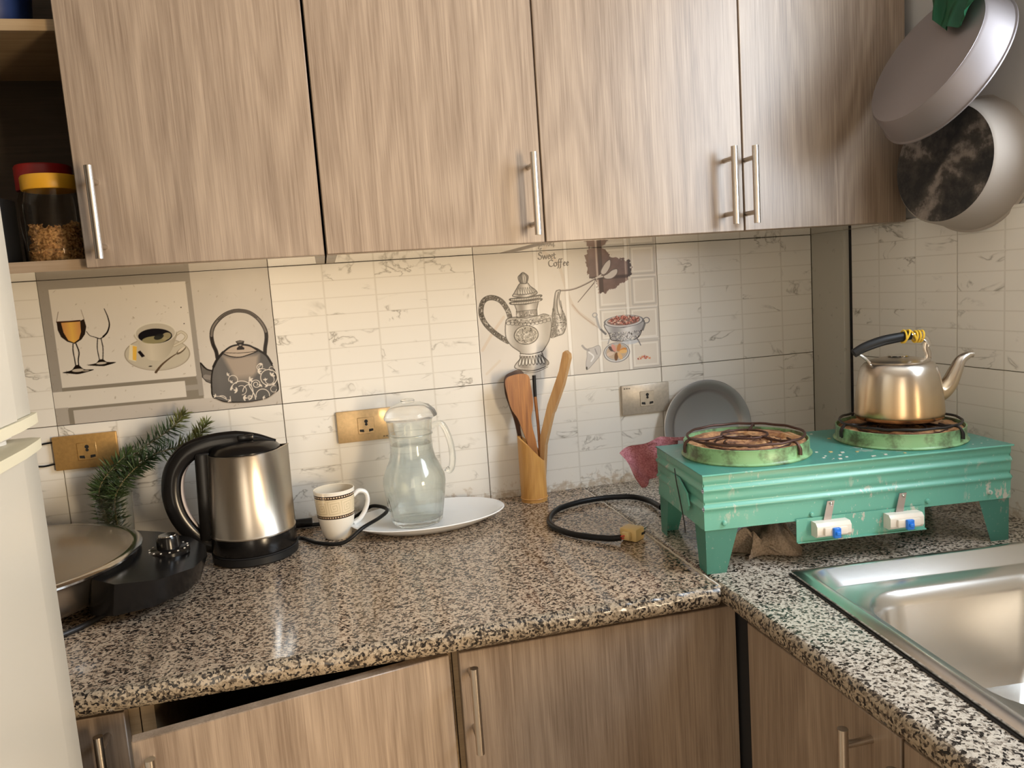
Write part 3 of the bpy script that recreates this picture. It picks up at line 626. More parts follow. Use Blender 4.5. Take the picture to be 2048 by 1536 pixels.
    def engrave(m, sc, seed, dark=0.85):
        t = vnoise(C.u, C.v, sc, seed, 2); C.put(m * np.clip((0.05 - np.abs(t - 0.5)) / 0.03 + 0.5, 0, 1) * dark, K); C.put(m * np.clip((t - 0.66) / 0.05, 0, 1) * 0.6, (0.88, 0.86, 0.82))
    hp = [(68, 134), (64, 149), (53, 167), (39, 175.5), (25, 176.5), (14, 170), (8.5, 156), (8.5, 141), (15, 125), (28, 109), (44, 95), (60, 84)]
    d_, t_ = C.line(hp, 10.5, (0.20, 0.18, 0.16)); hm = np.clip((4.3 - d_) / 0.7 + 0.5, 0, 1); C.put(hm * 0.8, (0.46, 0.43, 0.39)); engrave(hm, 3.2, 51)
    sp = [(171, 180), (181, 182), (177, 167), (180, 147), (188, 126), (189, 108), (182, 91), (170, 87), (154, 84), (155, 98), (159, 114), (159, 130), (163, 147), (167, 168)]
    m, sd = metal(sp, (0.24, 0.22, 0.20), L, 61); engrave(m * (C.v < 135), 3.0, 62); C.line([(176, 178), (172, 160), (172, 140), (177, 122)], 2.2, (0.22, 0.2, 0.18)); C.line([(180, 160), (182, 140), (180, 120)], 1.2, K); C.ell(163, 142, 2.4, 4, K)
    for i in range(6): C.line([(155, 86 + i * 3.0), (168, 88 + i * 3.4)], 1.0, K)
    body = [(63, 131), (58, 122), (56, 103), (58, 88), (68, 73), (84, 60), (86, 55), (108, 53), (130, 55), (141, 66), (150, 80), (154, 95), (157, 114), (153, 130), (141, 135), (127, 132), (102, 131), (81, 133)]
    m, sd = metal(body, (0.48, 0.45, 0.41), (0.93, 0.91, 0.88), 71)
    sbm, _ = C.pmask(cr2([(61, 127), (78, 119), (100, 116), (127, 118), (156, 127), (150, 133), (127, 130), (102, 126), (82, 129)], True)); C.put(sbm * 0.6, (0.55, 0.52, 0.48)); engrave(sbm, 4.0, 73)
    for i in range(11): C.ell(64 + i * 8.7, 121.5 - 5.0 * math.sin(i / 10 * PI), 4.5, 3.2, K, 0.8, ring=0.9)
    mm = C.ell(100.5, 94, 25.5, 19, (0.66, 0.63, 0.58)); engrave(mm, 3.0, 75, 0.95); C.ell(100.5, 94, 26, 19.5, (0.22, 0.2, 0.18), ring=1.4); C.ell(100.5, 94, 23.2, 17, (0.80, 0.77, 0.72), ring=1.0)
    m, sd = metal([(79, 161), (83, 148), (82, 132), (104, 129), (127, 132), (127, 146), (132, 163), (104, 158)], D, L, 81, sm=False); nb = C.rect(82, 127, 132, 144, (0.45, 0.42, 0.39), 0.5); engrave(nb, 3.0, 83)
    for vv in (144.5, 132.5): C.line([(82, vv), (127, vv + 1)], 1.0, K)
    for v0, col in ((171, (0.30, 0.28, 0.25)), (163.5, (0.34, 0.31, 0.28))):
        C.poly(cr2([(72, v0 + 1), (74, v0 - 4), (104, v0 - 5), (136, v0 - 0.5), (136.5, v0 + 4.5), (104, v0 + 1)], True), col, edge=K, ew=0.7)
        for i in range(17): C.ell(75 + i * 3.7, v0 - 1.7 - 1.2 * math.sin(i / 16 * PI) + i * 0.12, 1.3, 1.7, (0.84, 0.81, 0.77))
    m, sd = metal([(95, 202), (86, 191), (80, 182), (78, 176), (104, 172), (129, 178), (127, 186), (116, 195), (110, 202)], D, L, 91)
    for i in range(7): C.poly(cr2([(88 + i * 5.4, 181), (91 + i * 4.6, 193), (94 + i * 5.0, 181)], False) + [(91 + i * 5.2, 178)], (0.86, 0.84, 0.80), 0.7, edge=K, ew=0.5)
    C.line([(79, 181), (104, 178), (129, 183)], 1.0, K)
    m, sd = metal([(102, 224), (96, 220), (91, 214), (95, 203), (102, 201), (109, 202), (113, 214), (109, 220)], (0.2, 0.18, 0.16), L, 95)
    for du in (-6, -2, 2, 6): C.line([(102 + du * 0.4, 222), (102 + du * 1.3, 213), (102 + du * 0.8, 203)], 1.1, K)
    m, sd = metal([(86, 54), (83, 45), (72, 33), (73, 26), (97, 18), (120, 19), (142, 26), (145, 34), (135, 45), (130, 55), (108, 51)], D, L, 97)
    for i in range(8):
        u0 = 84 + i * 6.2; C.poly(cr2([(u0 + 2.6, 49), (u0 + (u0 - 107) * 0.18, 36), (u0 + 2.8 + (u0 - 107) * 0.25, 30), (u0 + 5.4 + (u0 - 107) * 0.2, 36)], True), (0.90, 0.88, 0.84), edge=K, ew=0.7)
    for i in range(20): C.ell(76 + i * 3.4, 26 - 3.6 * math.sin(i / 19 * PI), 1.2, 1.3, (0.80, 0.77, 0.73))
    C.line([(73, 22), (97, 14.5), (120, 15), (143, 23)], 1.4, (0.45, 0.42, 0.38)); C.line([(86, 53.5), (108, 51), (130, 54)], 2.4, (0.92, 0.9, 0.87)); C.line([(85, 56), (108, 53), (131, 56.5)], 1.2, K)
    # bowl of petals, dish, flask
    Bd = (0.42, 0.42, 0.44)
    m, sd = metal([(275, 103), (284, 80), (290, 67), (323, 63), (348, 67), (359, 82), (364, 105), (318, 93)], (0.45, 0.45, 0.47), (0.90, 0.90, 0.91), 101); engrave(m * (C.v < 84), 2.6, 103, 0.7)
    C.ell(319, 106, 44, 12.5, (0.78, 0.78, 0.79)); C.ell(319, 106, 44, 12.5, Bd, ring=1.0); C.ell(319, 107, 38, 10, (0.50, 0.40, 0.38))
    r = np.random.default_rng(8)
    for _ in range(120):
        a, q = r.uniform(0, 6.28), math.sqrt(r.random()); cc = [(0.55, 0.25, 0.22), (0.80, 0.52, 0.47), (0.86, 0.74, 0.68), (0.42, 0.20, 0.18)][r.integers(4)]
        C.ell(319 + 36 * q * math.cos(a), 108.5 + 9 * q * math.sin(a) + 3 * (1 - q), r.uniform(1.2, 3.4), r.uniform(0.9, 1.8), cc, 0.9, r.uniform(0, 3))
    C.ell(371, 104, 7, 6, Bd, ring=1.8); C.line([(367, 96), (362, 84)], 4, (0.45, 0.45, 0.46)); C.ell(254, 124, 5, 4.5, (0.62, 0.62, 0.63), ring=2.0); C.line([(257, 120), (262, 99), (268, 90), (276, 82)], 5, (0.66, 0.66, 0.67)); C.line([(266, 92), (276, 82)], 4, (0.40, 0.40, 0.41))
    C.line([(346, 68), (351, 60), (355, 51)], 3, Bd, w2=2); C.line([(284, 70), (280, 60)], 2.4, (0.6, 0.6, 0.62)); C.ell(330, 60, 20, 5, (0.76, 0.79, 0.84), 0.7)
    C.ell(299, 40, 29.5, 21, (0.82, 0.82, 0.82)); C.ell(299, 40, 29.5, 21, (0.40, 0.40, 0.42), ring=1.2); C.ell(299, 41, 25, 17.5, (0.45, 0.44, 0.45), ring=1.0); C.ell(299, 41, 23.5, 16, (0.74, 0.66, 0.58))
    for a, rr, col in ((0.3, 0, (0.80, 0.52, 0.25)), (1.2, 0.2, (0.72, 0.48, 0.28)), (2.4, 0.6, (0.30, 0.25, 0.26)), (3.4, 0.5, (0.84, 0.76, 0.70)), (4.6, 0.2, (0.42, 0.28, 0.18)), (5.2, 0.5, (0.86, 0.70, 0.50)), (0.0, 0.7, (0.88, 0.72, 0.48)), (2.0, 0.9, (0.82, 0.58, 0.54))):
        C.ell(299 + 15 * math.cos(a), 41 + 10 * math.sin(a), 9, 4.2, col, 0.95, a)
    C.poly(cr2([(233, 52), (245, 55), (260, 58), (262, 40), (246, 22), (230, 9), (228, 22), (231, 36)], True), (0.74, 0.73, 0.73), 0.9, edge=(0.55, 0.54, 0.54), ew=0.6); C.line([(222, 61), (228, 54), (236, 50)], 4.4, (0.60, 0.59, 0.59)); C.line([(236, 46), (246, 36), (240, 26)], 3, (0.92, 0.92, 0.92)); C.line([(250, 52), (254, 40)], 2, (0.52, 0.51, 0.52)); C.ell(229, 12, 1.8, 3.5, (0.15, 0.15, 0.15))
    for _ in range(34):
        a = r.uniform(347, 376); C.ell(a, 21 + 6.5 * (1 - ((a - 361) / 16) ** 2) * r.random(), r.uniform(1, 2.6), r.uniform(0.8, 1.6), [(0.78, 0.42, 0.36), (0.85, 0.66, 0.52), (0.62, 0.30, 0.26)][r.integers(3)], 0.9, r.uniform(0, 3))
    return C
paint_cup_tile().tile('tile', wall_back, (0.0, 0.0, ZJ), 'grey printed tile with wine glasses, coffee cup and kettle')
paint_coffee_tile().tile('tile', wall_back, (0.8, 0.0, ZJ), 'white printed tile reading Sweet Coffee with a silver pot')

# ------------------------------------------------------------------ plain tiles
def tile_mesh(w, h, z_off=0.0):
    bm = BM(); g = 0.0006; box(bm, g, w - g, 0.0, 0.006, g + z_off, h - g, 0.0005, 1)
    me = bpy.data.meshes.new('tile'); bmesh.ops.recalc_face_normals(bm, faces=bm.faces); bm.to_mesh(me); bm.free(); me.materials.append(MATS['marble_tile']); return me
cut = ZC - (ZJ - TH)
full = tile_mesh(TW, TH); low = tile_mesh(TW, TH, cut - 0.004)
for i in range(-1, 4):
    w = TW
    for row in (0, 1):
        if row == 1 and i in (0, 2): continue
        me = (full if row else low) if i < 3 else tile_mesh(1.577 - 1.2, TH, 0 if row else cut - 0.004)
        link('tile', me, wall_back, (i * TW, 0.0, ZJ if row else ZJ - TH))
rw = [(-0.1195, -0.404), (-0.404, -0.804), (-0.804, -1.204), (-1.204, -1.604), (-1.604, -1.84)]
for y0, y1 in rw:
    for row in (0, 1):
        w = y0 - y1; me = tile_mesh(w, TH + (0.006 if row else 0), 0 if row else cut - 0.004)
        if w < 0.3:
            for v in me.vertices: v.co.x += 0.4 - w
            link('tile', me, wall_right, (XR - 0.006, y0 + 0.4 - w, ZJ if row else ZJ - TH), (0, 0, -PI / 2))
        else: link('tile', me, wall_right, (XR - 0.006, y0, ZJ if row else ZJ - TH), (0, 0, -PI / 2))
b = BM(); box(b, XR - 0.0035, XR - 0.0002, -1.84, -0.1195, ZC - 0.02, ZJ + TH + 0.004); fin(b, 'grout_bed', 'grout', wall_right)

# ------------------------------------------------------------------ cabinets
def bar_handle(parent, x, zlo, zhi, yface, out=0.035, r=0.0056, name='handle'):
    """vertical bar handle on a front that faces local -y"""
    bm = BM(); z0, z1 = zlo + 0.019, zhi - 0.019
    tube(bm, [(x, yface - out, zlo), (x, yface - out, zhi)], r, 18)
    for z in (z0, z1): tube(bm, [(x, yface + 0.001, z), (x, yface - out, z)], 0.0042, 12)
    bevel_all(bm, 0.0006, 1, 60)
    o = fin(bm, name, 'handle_steel', parent, smooth=True); o['label'] = 'brushed steel bar handle'; return o
def door_panel(parent, x0, x1, z0, z1, yf, handle=None, th=0.018, name='door'):
    g = 0.0006
    bm = BM(); box(bm, x0 + g, x1 - g, yf, yf + th, z0, z1, 0.0012, 1); o = fin(bm, name, 'laminate', parent, smooth=True)
    if handle: bar_handle(o, handle[0], handle[1], handle[2], yf)
    return o
UZ1 = 2.10
def wall_unit(name, label, x0, x1, doors, shelves=(), open_left=False):
    t = thing(name, label, 'cabinet', (x0, 0.0, ZB)); w = x1 - x0; h = UZ1 - ZB
    inner = 'cavity_board'
    simple_box('side_panel', 'laminate', t, 0, 0.016, -0.281, -0.001, 0.0, h); simple_box('side_panel', 'laminate', t, w - 0.016, w, -0.281, -0.001, 0.0, h)
    simple_box('bottom_panel', 'laminate_gloss', t, 0.016, w - 0.016, -0.2805, -0.001, 0.0, 0.016); simple_box('top_panel', 'laminate', t, 0.016, w - 0.016, -0.281, -0.001, h - 0.016, h)
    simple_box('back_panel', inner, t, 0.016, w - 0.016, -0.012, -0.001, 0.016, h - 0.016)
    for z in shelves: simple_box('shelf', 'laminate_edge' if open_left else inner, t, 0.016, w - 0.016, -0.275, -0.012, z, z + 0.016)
    for dx0, dx1, hx in doors: door_panel(t, dx0 - x0, dx1 - x0, 0.0005, h, -0.300, (hx - x0, 0.011, 0.142))
    return t
wall_unit('wall_cabinet', 'open wall cabinet holding jars, its right door shut beside the dark shelves', -0.44, 0.5065, [(0.163, 0.5065, 0.192)], (0.343,), True)
wall_unit('wall_cabinet', 'single-door wall cabinet with its handle at the lower right corner', 0.5095, 0.8675, [(0.5095, 0.8675, 0.8465)], (0.343,))
wall_unit('wall_cabinet', 'two-door wall cabinet with paired handles beside the hanging pans', 0.8685, 1.5755, [(0.8685, 1.2375, 1.2025), (1.2385, 1.5755, 1.2425)], (0.343,))

LZ = 0.820
def base_unit(name, label, loc, rotz, w, doors, depth=0.56, toe=0.10, kick=True):
    """local frame: x along the front, front faces -y, origin at the front left bottom corner"""
    t = thing(name, label, 'cabinet', loc, rotz)
    simple_box('side_panel', 'laminate_edge', t, 0, 0.016, 0.0, depth, toe, LZ - 0.001); simple_box('side_panel', 'laminate_edge', t, w - 0.016, w, 0.0, depth, toe, LZ - 0.001)
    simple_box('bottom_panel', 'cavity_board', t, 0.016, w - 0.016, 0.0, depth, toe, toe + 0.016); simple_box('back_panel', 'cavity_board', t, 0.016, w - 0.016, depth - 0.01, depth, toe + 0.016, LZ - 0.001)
    simple_box('top_rail', 'laminate_edge' if any(d[3] for d in doors) else 'dark_gap', t, 0.016, w - 0.016, 0.0, 0.016, LZ - 0.014, LZ - 0.001); simple_box('shelf', 'cavity_board', t, 0.016, w - 0.016, 0.03, depth - 0.01, 0.44, 0.456)  # rail behind shut doors coloured black to paint the shade under the worktop
    if kick: simple_box('toe_kick', 'dark_gap', t, 0.0, w, 0.05, 0.064, 0.0, toe)
    for d in doors:
        dx0, dx1, hx, ang = d
        if ang == 0: door_panel(t, dx0, dx1, toe + 0.02, LZ - 0.009, -0.0185, (hx, 0.685, 0.804))
        else:
            # hinged on its right edge and standing ajar
            o = door_panel(t, -(dx1 - dx0), 0.0, toe + 0.02, LZ - 0.009, 0.0, (hx - dx1, 0.685, 0.804)); o.location = (dx1, -0.0185, 0); o.rotation_euler = (0, 0, ang)
    return t
YD = -0.568
base_unit('base_cabinet', 'base cabinet whose front is half hidden behind the refrigerator', (-0.44, YD, 0), 0, 0.6655, [(0.0, 0.654, 0.632, 0)])
base_unit('base_cabinet', 'base cabinet with its door hanging ajar and a dark gap above', (0.227, YD, 0), 0, 0.392, [(0.003, 0.388, 0.022, math.radians(11.5))])
base_unit('base_cabinet', 'base cabinet with a shut door in the corner under the worktop', (0.6205, YD, 0), 0, 0.4195, [(0.006, 0.4165, 0.0205, 0)])
base_unit('base_cabinet', 'base cabinet under the sink facing left with two handles', (1.040, -0.640, 0), -PI / 2, 0.64, [(0.004, 0.300, 0.256, 0), (0.303, 0.636, 0.330, 0)], depth=0.545)
b = BM(); box(b, 1.0415, 1.058, -0.637, -0.572, 0.0, 0.815); f_ = fin(b, 'corner_shade_strip', 'dark_gap'); tag(f_, 'black strip standing in for the dark gap between the base cabinets', 'shade strip')  # black colour stands in for the shade of the open corner gap

# ------------------------------------------------------------------ worktops
def slab_profile(y_front, y_back):
    n = 6; r = 0.013; P = [(y_back, ZC), (y_front + r, ZC)]
    for i in range(1, n): a = PI / 2 + (PI / 2) * i / n; P.append((y_front + r + r * math.cos(a), ZC - r + r * math.sin(a)))
    P += [(y_front, ZC - r), (y_front + 0.001, ZC - 0.022), (y_front + 0.007, ZC - 0.0295), (y_back, ZC - 0.0295)]; return P
def rough_edge(bm, test, amp, seed):
    r = random.Random(seed)
    for v in bm.verts:
        if test(v.co):
            v.co += Vector((r.uniform(-1, 1), r.uniform(-1, 1), r.uniform(-1, 1))) * amp
            v.co.z = min(v.co.z, ZC)
# back slab, cut in many short lengths along x so that its broken front edge can wander
bm = BM(); prof = slab_profile(-0.606, 0.0); N = 170; xs = [-0.455 + (1.0035 + 0.455) * i / N for i in range(N + 1)]; rings = []
for x in xs: rings.append([bm.verts.new((x, p[0], p[1])) for p in prof])
for a, c in zip(rings, rings[1:]):
    for k in range(len(prof)):
        f = bm.faces.new((a[k], a[(k + 1) % len(prof)], c[(k + 1) % len(prof)], c[k]))
        if 1 <= k <= 8: f.material_index = 1
for q in (rings[0], rings[-1]): bm.faces.new(q)
rough_edge(bm, lambda c: c.y < -0.590 and c.z > ZC - 0.027, 0.0016, 3)
wt = fin(bm, 'worktop', ['granite', 'granite_edge'], smooth=True, flat=50); tag(wt, 'long brown speckled granite worktop along the back wall', 'worktop')
# right slab with the sink cut-out
SKX, SKY, SKA = 1.115, -0.607, math.radians(-5.2)   # back left corner of the sink, turned
def sk(x, y): return (SKX + x * math.cos(SKA) - y * math.sin(SKA), SKY + x * math.sin(SKA) + y * math.cos(SKA))
SW, SD = 0.405, 0.60
hole = [sk(0.018, -0.018), sk(SW - 0.018, -0.018), sk(SW - 0.018, -SD + 0.018), sk(0.018, -SD + 0.018)]
x0, x1, y0, y1 = 1.0065, XR - 0.006, -1.29, 0.0
bm = BM(); outer = [(x0, y1), (x1, y1), (x1, y0), (x0, y0)]
def ringq(z):
    return [bm.verts.new((*p, z)) for p in outer], [bm.verts.new((*p, z)) for p in hole]
To, Ti = ringq(ZC); Bo, Bi = ringq(ZC - 0.0295)
for i in range(4):
    j = (i + 1) % 4
    bm.faces.new((To[i], To[j], Ti[j], Ti[i])); bm.faces.new((Bo[i], Bi[i], Bi[j], Bo[j])); bm.faces.new((To[i], Bo[i], Bo[j], To[j])); bm.faces.new((Ti[i], Ti[j], Bi[j], Bi[i]))
es = [e for e in bm.edges if all(abs(v.co.x - x0) < 1e-5 for v in e.verts) and abs(e.verts[0].co.z - e.verts[1].co.z) < 1e-6]
bmesh.ops.bevel(bm, geom=es, offset=0.011, segments=4, affect='EDGES', profile=0.5)
es = [e for e in bm.edges if abs(e.verts[0].co.x - e.verts[1].co.x) < 1e-5 and e.verts[0].co.x < x0 + 0.012 and abs(e.verts[0].co.y - e.verts[1].co.y) > 0.5]
bmesh.ops.subdivide_edges(bm, edges=es, cuts=110, use_grid_fill=True)
rough_edge(bm, lambda c: c.x < x0 + 0.010 and -1.28 < c.y < -0.612, 0.0011, 5)
for f in bm.faces:
    c = f.calc_center_median()
    if c.x < x0 + 0.006: f.material_index = 1
wr = fin(bm, 'worktop', ['granite_light', 'granite_edge'], smooth=True, flat=50); tag(wr, 'pale speckled granite worktop along the right wall holding the sink', 'worktop')
b = BM(); P = []
for i in range(60):
    y = -0.004 - 0.596 * i / 59; P.append((1.005 + random.uniform(-0.0012, 0.0012), y, ZC - 0.0024))
tube(b, P, 0.0026, 6); fin(b, 'joint_filler', 'seam_filler', wr)

# ------------------------------------------------------------------ sink
t = thing('kitchen_sink', 'stainless steel sink set into the pale granite worktop', 'sink', (SKX, SKY, ZC), SKA)
def rrect(cx, cy, hx, hy, r, n=8):
    P = []
    for k, (sx, sy) in enumerate(((1, 1), (-1, 1), (-1, -1), (1, -1))):
        for i in range(n + 1):
            a = PI / 2 * k + PI / 2 * i / n; P.append((cx + sx * (hx - r) + r * math.cos(a), cy + sy * (hy - r) + r * math.sin(a)))
    return P
bm = BM(); loops = []
cx, cy = SW / 2, -SD / 2
spec = [(cx, cy, SW / 2, SD / 2, 0.004, -0.0), (cx, cy, SW / 2, SD / 2, 0.004, 0.006), (cx, cy, SW / 2 - 0.004, SD / 2 - 0.004, 0.006, 0.0085), (cx, cy, SW / 2 - 0.012, SD / 2 - 0.014, 0.026, 0.0110), (cx, cy, SW / 2 - 0.016, SD / 2 - 0.018, 0.030, 0.0100),
        (cx, cy, SW / 2 - 0.028, SD / 2 - 0.038, 0.034, -0.0085), (cx, cy, SW / 2 - 0.030, SD / 2 - 0.041, 0.036, -0.0095)]
bx, by, bhx, bhy = cx + 0.008, -0.228, 0.165, 0.160
spec += [(bx, by, bhx, bhy, 0.070, -0.0100), (bx, by, bhx - 0.006, bhy - 0.006, 0.068, -0.0145), (bx, by, bhx - 0.013, bhy - 0.013, 0.066, -0.030), (bx, by, bhx - 0.020, bhy - 0.020, 0.066, -0.120), (bx, by, bhx - 0.040, bhy - 0.040, 0.062, -0.150), (bx, by, 0.045, 0.045, 0.0449, -0.156)]
for (a, c, hx, hy, r, z) in spec: loops.append([bm.verts.new((*p, z)) for p in rrect(a, c, hx, hy, r)])
for a, c in zip(loops, loops[1:]):
    n = len(a)
    for i in range(n): bm.faces.new((a[i], a[(i + 1) % n], c[(i + 1) % n], c[i]))
o = fin(bm, 'basin', 'sink_steel', t, smooth=True, flat=50)
bm = BM(); lathe(bm, [(0.0, -0.159), (0.030, -0.159), (0.034, -0.155), (0.046, -0.1555)], 28, mtx=Matrix.Translation((bx, by, 0))); fin(bm, 'drain', 'chrome', t, smooth=True)
bm = BM(); box(bm, 0.02, SW - 0.02, -0.023, -0.0205, -0.004, 0.006, mtx=None); bm.free()
bm = BM(); tube(bm, [(-0.0015, -0.002, 0.0008), (-0.0015, -SD + 0.002, 0.0008)], 0.0015, 6); tube(bm, [(-0.0015, 0.0015, 0.0008), (SW, 0.0015, 0.0008)], 0.0015, 6); fin(bm, 'sealant', 'dark_gap', t)

# ------------------------------------------------------------------ refrigerator (its doors face right)
FX, FY0, FY1 = 0.188, -1.26, -0.650
t = thing('refrigerator', 'white two-door refrigerator at the left edge with cream door trims', 'refrigerator', (0.0, 0.0, 0.0))
simple_box('body', 'fridge_white', t, -0.43, FX - 0.062, FY0, FY1, 0.03, 1.75, 0.006)
def fridge_door(name, z0, z1):
    bm = BM(); P = [(FX - 0.060, FY1), (FX - 0.014, FY1), (FX - 0.005, FY1 - 0.006), (FX, FY1 - 0.018), (FX + 0.003, FY1 - 0.070), (FX + 0.007, FY1 - 0.075), (FX + 0.014, (FY0 + FY1) / 2), (FX + 0.007, FY0 + 0.075), (FX, FY0 + 0.018), (FX - 0.014, FY0), (FX - 0.060, FY0)]
    prism(bm, P, z0, z1, 'xy'); return fin(bm, name, 'fridge_white', t, smooth=True, flat=30)
fd = fridge_door('freezer_door', 1.195, 1.75); ld = fridge_door('fridge_door', 0.06, 1.156)
def cap(parent, z0, z1, name):
    bm = BM(); P = [(FX - 0.058, FY1 + 0.003), (FX - 0.010, FY1 + 0.003), (FX + 0.002, FY1 - 0.006), (FX + 0.005, FY1 - 0.022), (FX + 0.010, FY1 - 0.075), (FX + 0.017, (FY0 + FY1) / 2), (FX + 0.010, FY0 + 0.075), (FX + 0.003, FY0 + 0.018), (FX - 0.012, FY0 - 0.002), (FX - 0.058, FY0 - 0.002)]
    prism(bm, P, z0, z1, 'xy'); bevel_all(bm, 0.001, 1); o = fin(bm, name, 'fridge_trim', parent, smooth=True); o['label'] = 'cream plastic door trim'
cap(fd, 1.1840, 1.1945, 'door_trim'); cap(ld, 1.1565, 1.1670, 'door_trim')
simple_box('door_gasket', 'cream_plastic', t, FX - 0.062, FX - 0.052, FY0 + 0.01, FY1 - 0.004, 0.06, 1.75)
bm = BM(); tube(bm, [(FX - 0.035, FY1 - 0.035, 1.160), (FX - 0.035, FY1 - 0.035, 1.190)], 0.014, 16); box(bm, FX - 0.06, FX - 0.02, FY1 - 0.08, FY1 - 0.02, 1.171, 1.178, 0.001, 1); fin(bm, 'hinge', 'white_plastic', t, smooth=True)
bm = BM(); box(bm, FX + 0.0120, FX + 0.0136, FY1 - 0.150, FY1 - 0.128, 1.225, 1.255, 0.0006, 1); o = fin(bm, 'badge', 'blue_plastic', fd)
for x in (-0.38, 0.06):
    for y in (FY0 + 0.06, FY1 - 0.06):
        bm = BM(); cyl(bm, (x, y, 0), (x, y, 0.035), 0.02); fin(bm, 'foot', 'black_matte', t)

# ------------------------------------------------------------------ wall sockets
def socket(label, x0, x1, z0, z1, m, group, text=None, screw=True):
    w, h = x1 - x0, z1 - z0; t = thing('wall_socket', label, 'socket', (x0, 0.0, z0), group=group)
    bm = BM(); box(bm, 0, w, -0.0085, -0.0005, 0, h, 0.0016, 2); fin(bm, 'face_plate', m, t, smooth=True)
    c = w * 0.52; s = 0.0165
    bm = BM(); box(bm, c - s, c + s, -0.0098, -0.0080, h / 2 - s, h / 2 + s, 0.0008, 1); ins = fin(bm, 'socket_insert', m, t, smooth=True)
    def hole(P):
        q = BM(); prism(q, P, -0.0101, -0.0094, 'xz'); fin(q, 'pin_hole', 'socket_black', ins)
    def circ(cx, cz, r, n=14): return [(cx + r * math.cos(2 * PI * i / n), cz + r * math.sin(2 * PI * i / n)) for i in range(n)]
    hz = h / 2
    hole(circ(c + 0.0005, hz + 0.0085, 0.0036)); hole(circ(c + 0.0005, hz + 0.0025, 0.0028))
    for sg in (-1, 1): hole([(c + sg * 0.0052, hz - 0.0075), (c + sg * 0.0135, hz - 0.0070), (c + sg * 0.0135, hz - 0.0115), (c + sg * 0.0045, hz - 0.0130)])
    if text:
        q = BM()
        for (px, pz) in text:
            for k, (dx, dz, lw, lh) in enumerate(((0, 0, 0.0009, 0.003), (0.0022, 0, 0.0009, 0.003), (0.0007, 0.0011, 0.0016, 0.0008))): box(q, px + dx, px + dx + lw, -0.0089, -0.0083, pz + dz, pz + dz + lh)
        fin(q, 'maker_mark', 'dark_gap', ins if False else t)
    return t
socket('gold wall socket beside the refrigerator, half behind the rosemary', -0.010, 0.099, 1.0135, 1.0765, 'gold_plate', 'wall sockets')
socket('gold wall socket partly hidden behind the glass jug', 0.4995, 0.6085, 1.0060, 1.0690, 'champagne_plate', 'wall sockets', [(0.089, 0.0045), (0.0945, 0.0045), (0.100, 0.0045)])
socket('silvery wall socket right of the utensil holder above the pink cloth', 1.1025, 1.2125, 0.9990, 1.0630, 'silver_plate', 'wall sockets', [(0.0045, 0.056), (0.010, 0.056), (0.0155, 0.056)])
bm = BM(); tube(bm, smooth_path([(-0.009, -0.0045, 1.0670), (-0.032, -0.0048, 1.0645), (-0.060, -0.008, 1.055), (-0.066, -0.008, 1.045), (-0.060, -0.008, 1.032), (-0.034, -0.0048, 1.0245), (-0.0105, -0.0045, 1.0265)], 6), 0.0016, 8)
tag(fin(bm, 'black_wire', 'cord_black', smooth=True), 'thin black wire looped behind the left gold socket', 'wire')

# ------------------------------------------------------------------ electric frying pan
KX, KY, KR = -0.022, -0.285, 0.200
t = thing('electric_frying_pan', 'black and steel electric frying pan with brown glass lid beside refrigerator', 'frying pan', (KX, KY, ZC))
bm = BM(); lathe(bm, [(0.0, 0.016), (0.130, 0.016), (0.162, 0.022), (0.172, 0.030), (0.186, 0.062), (0.194, 0.074), (0.197, 0.076), (0.190, 0.0765), (0.178, 0.060), (0.150, 0.034), (0.0, 0.030)], 72); fin(bm, 'pan_bowl', 'brushed_steel', t, smooth=True)
bm = BM(); lathe(bm, [(0.203, 0.0770), (0.2035, 0.0800), (0.200, 0.0825), (0.194, 0.0832), (0.188, 0.0815), (0.1880, 0.0785)], 72); 
lid = fin(bm, 'lid_rim', 'chrome', t, smooth=True)
prof = [(0.1905, 0.0818), (0.184, 0.0835), (0.165, 0.0915), (0.120, 0.1000), (0.065, 0.1050), (0.0, 0.1065), (0.0, 0.1035), (0.065, 0.1022), (0.120, 0.0972), (0.165, 0.0885), (0.184, 0.0805)]
bm = BM(); lathe(bm, prof, 72); fin(bm, 'glass_lid', 'lid_glass', t, smooth=True)
bm = BM(); lathe(bm, [(0.0, 0.105), (0.018, 0.107), (0.020, 0.112), (0.014, 0.122), (0.024, 0.130), (0.024, 0.136), (0.0, 0.138)], 24); fin(bm, 'lid_knob', 'black_plastic', t, smooth=True)
# control housing on the right: a wedge growing out of the bowl
def arcpts(r, a0, a1, n): return [(r * math.cos(math.radians(a0 + (a1 - a0) * i / n)), r * math.sin(math.radians(a0 + (a1 - a0) * i / n))) for i in range(n + 1)]
inner = arcpts(0.176, 50, -30, 16); outer = [(0.166, -0.112), (0.196, -0.128), (0.250, -0.112), (0.290, -0.066), (0.302, -0.010), (0.292, 0.045), (0.262, 0.092), (0.205, 0.132), (0.150, 0.150)]
bm = BM(); V0 = []; V1 = []
pts = inner + outer
def topz(x, y): return 0.074 - 0.020 * max(0, (math.hypot(x, y) - 0.19) / 0.11)
V1 = [bm.verts.new((x, y, topz(x, y))) for x, y in pts]; V0 = [bm.verts.new((x * 0.955, y * 0.955, 0.012 + (0.006 if math.hypot(x, y) > 0.2 else 0.0))) for x, y in pts]
bm.faces.new(V1); bm.faces.new(V0)
for i in range(len(pts)): j = (i + 1) % len(pts); bm.faces.new((V0[i], V0[j], V1[j], V1[i]))
bevel_all(bm, 0.004, 3, 25); hs = fin(bm, 'control_housing', 'black_plastic', t, smooth=True); 
bm = BM(); M = Matrix.Translation((0.243, 0.010, 0.060))
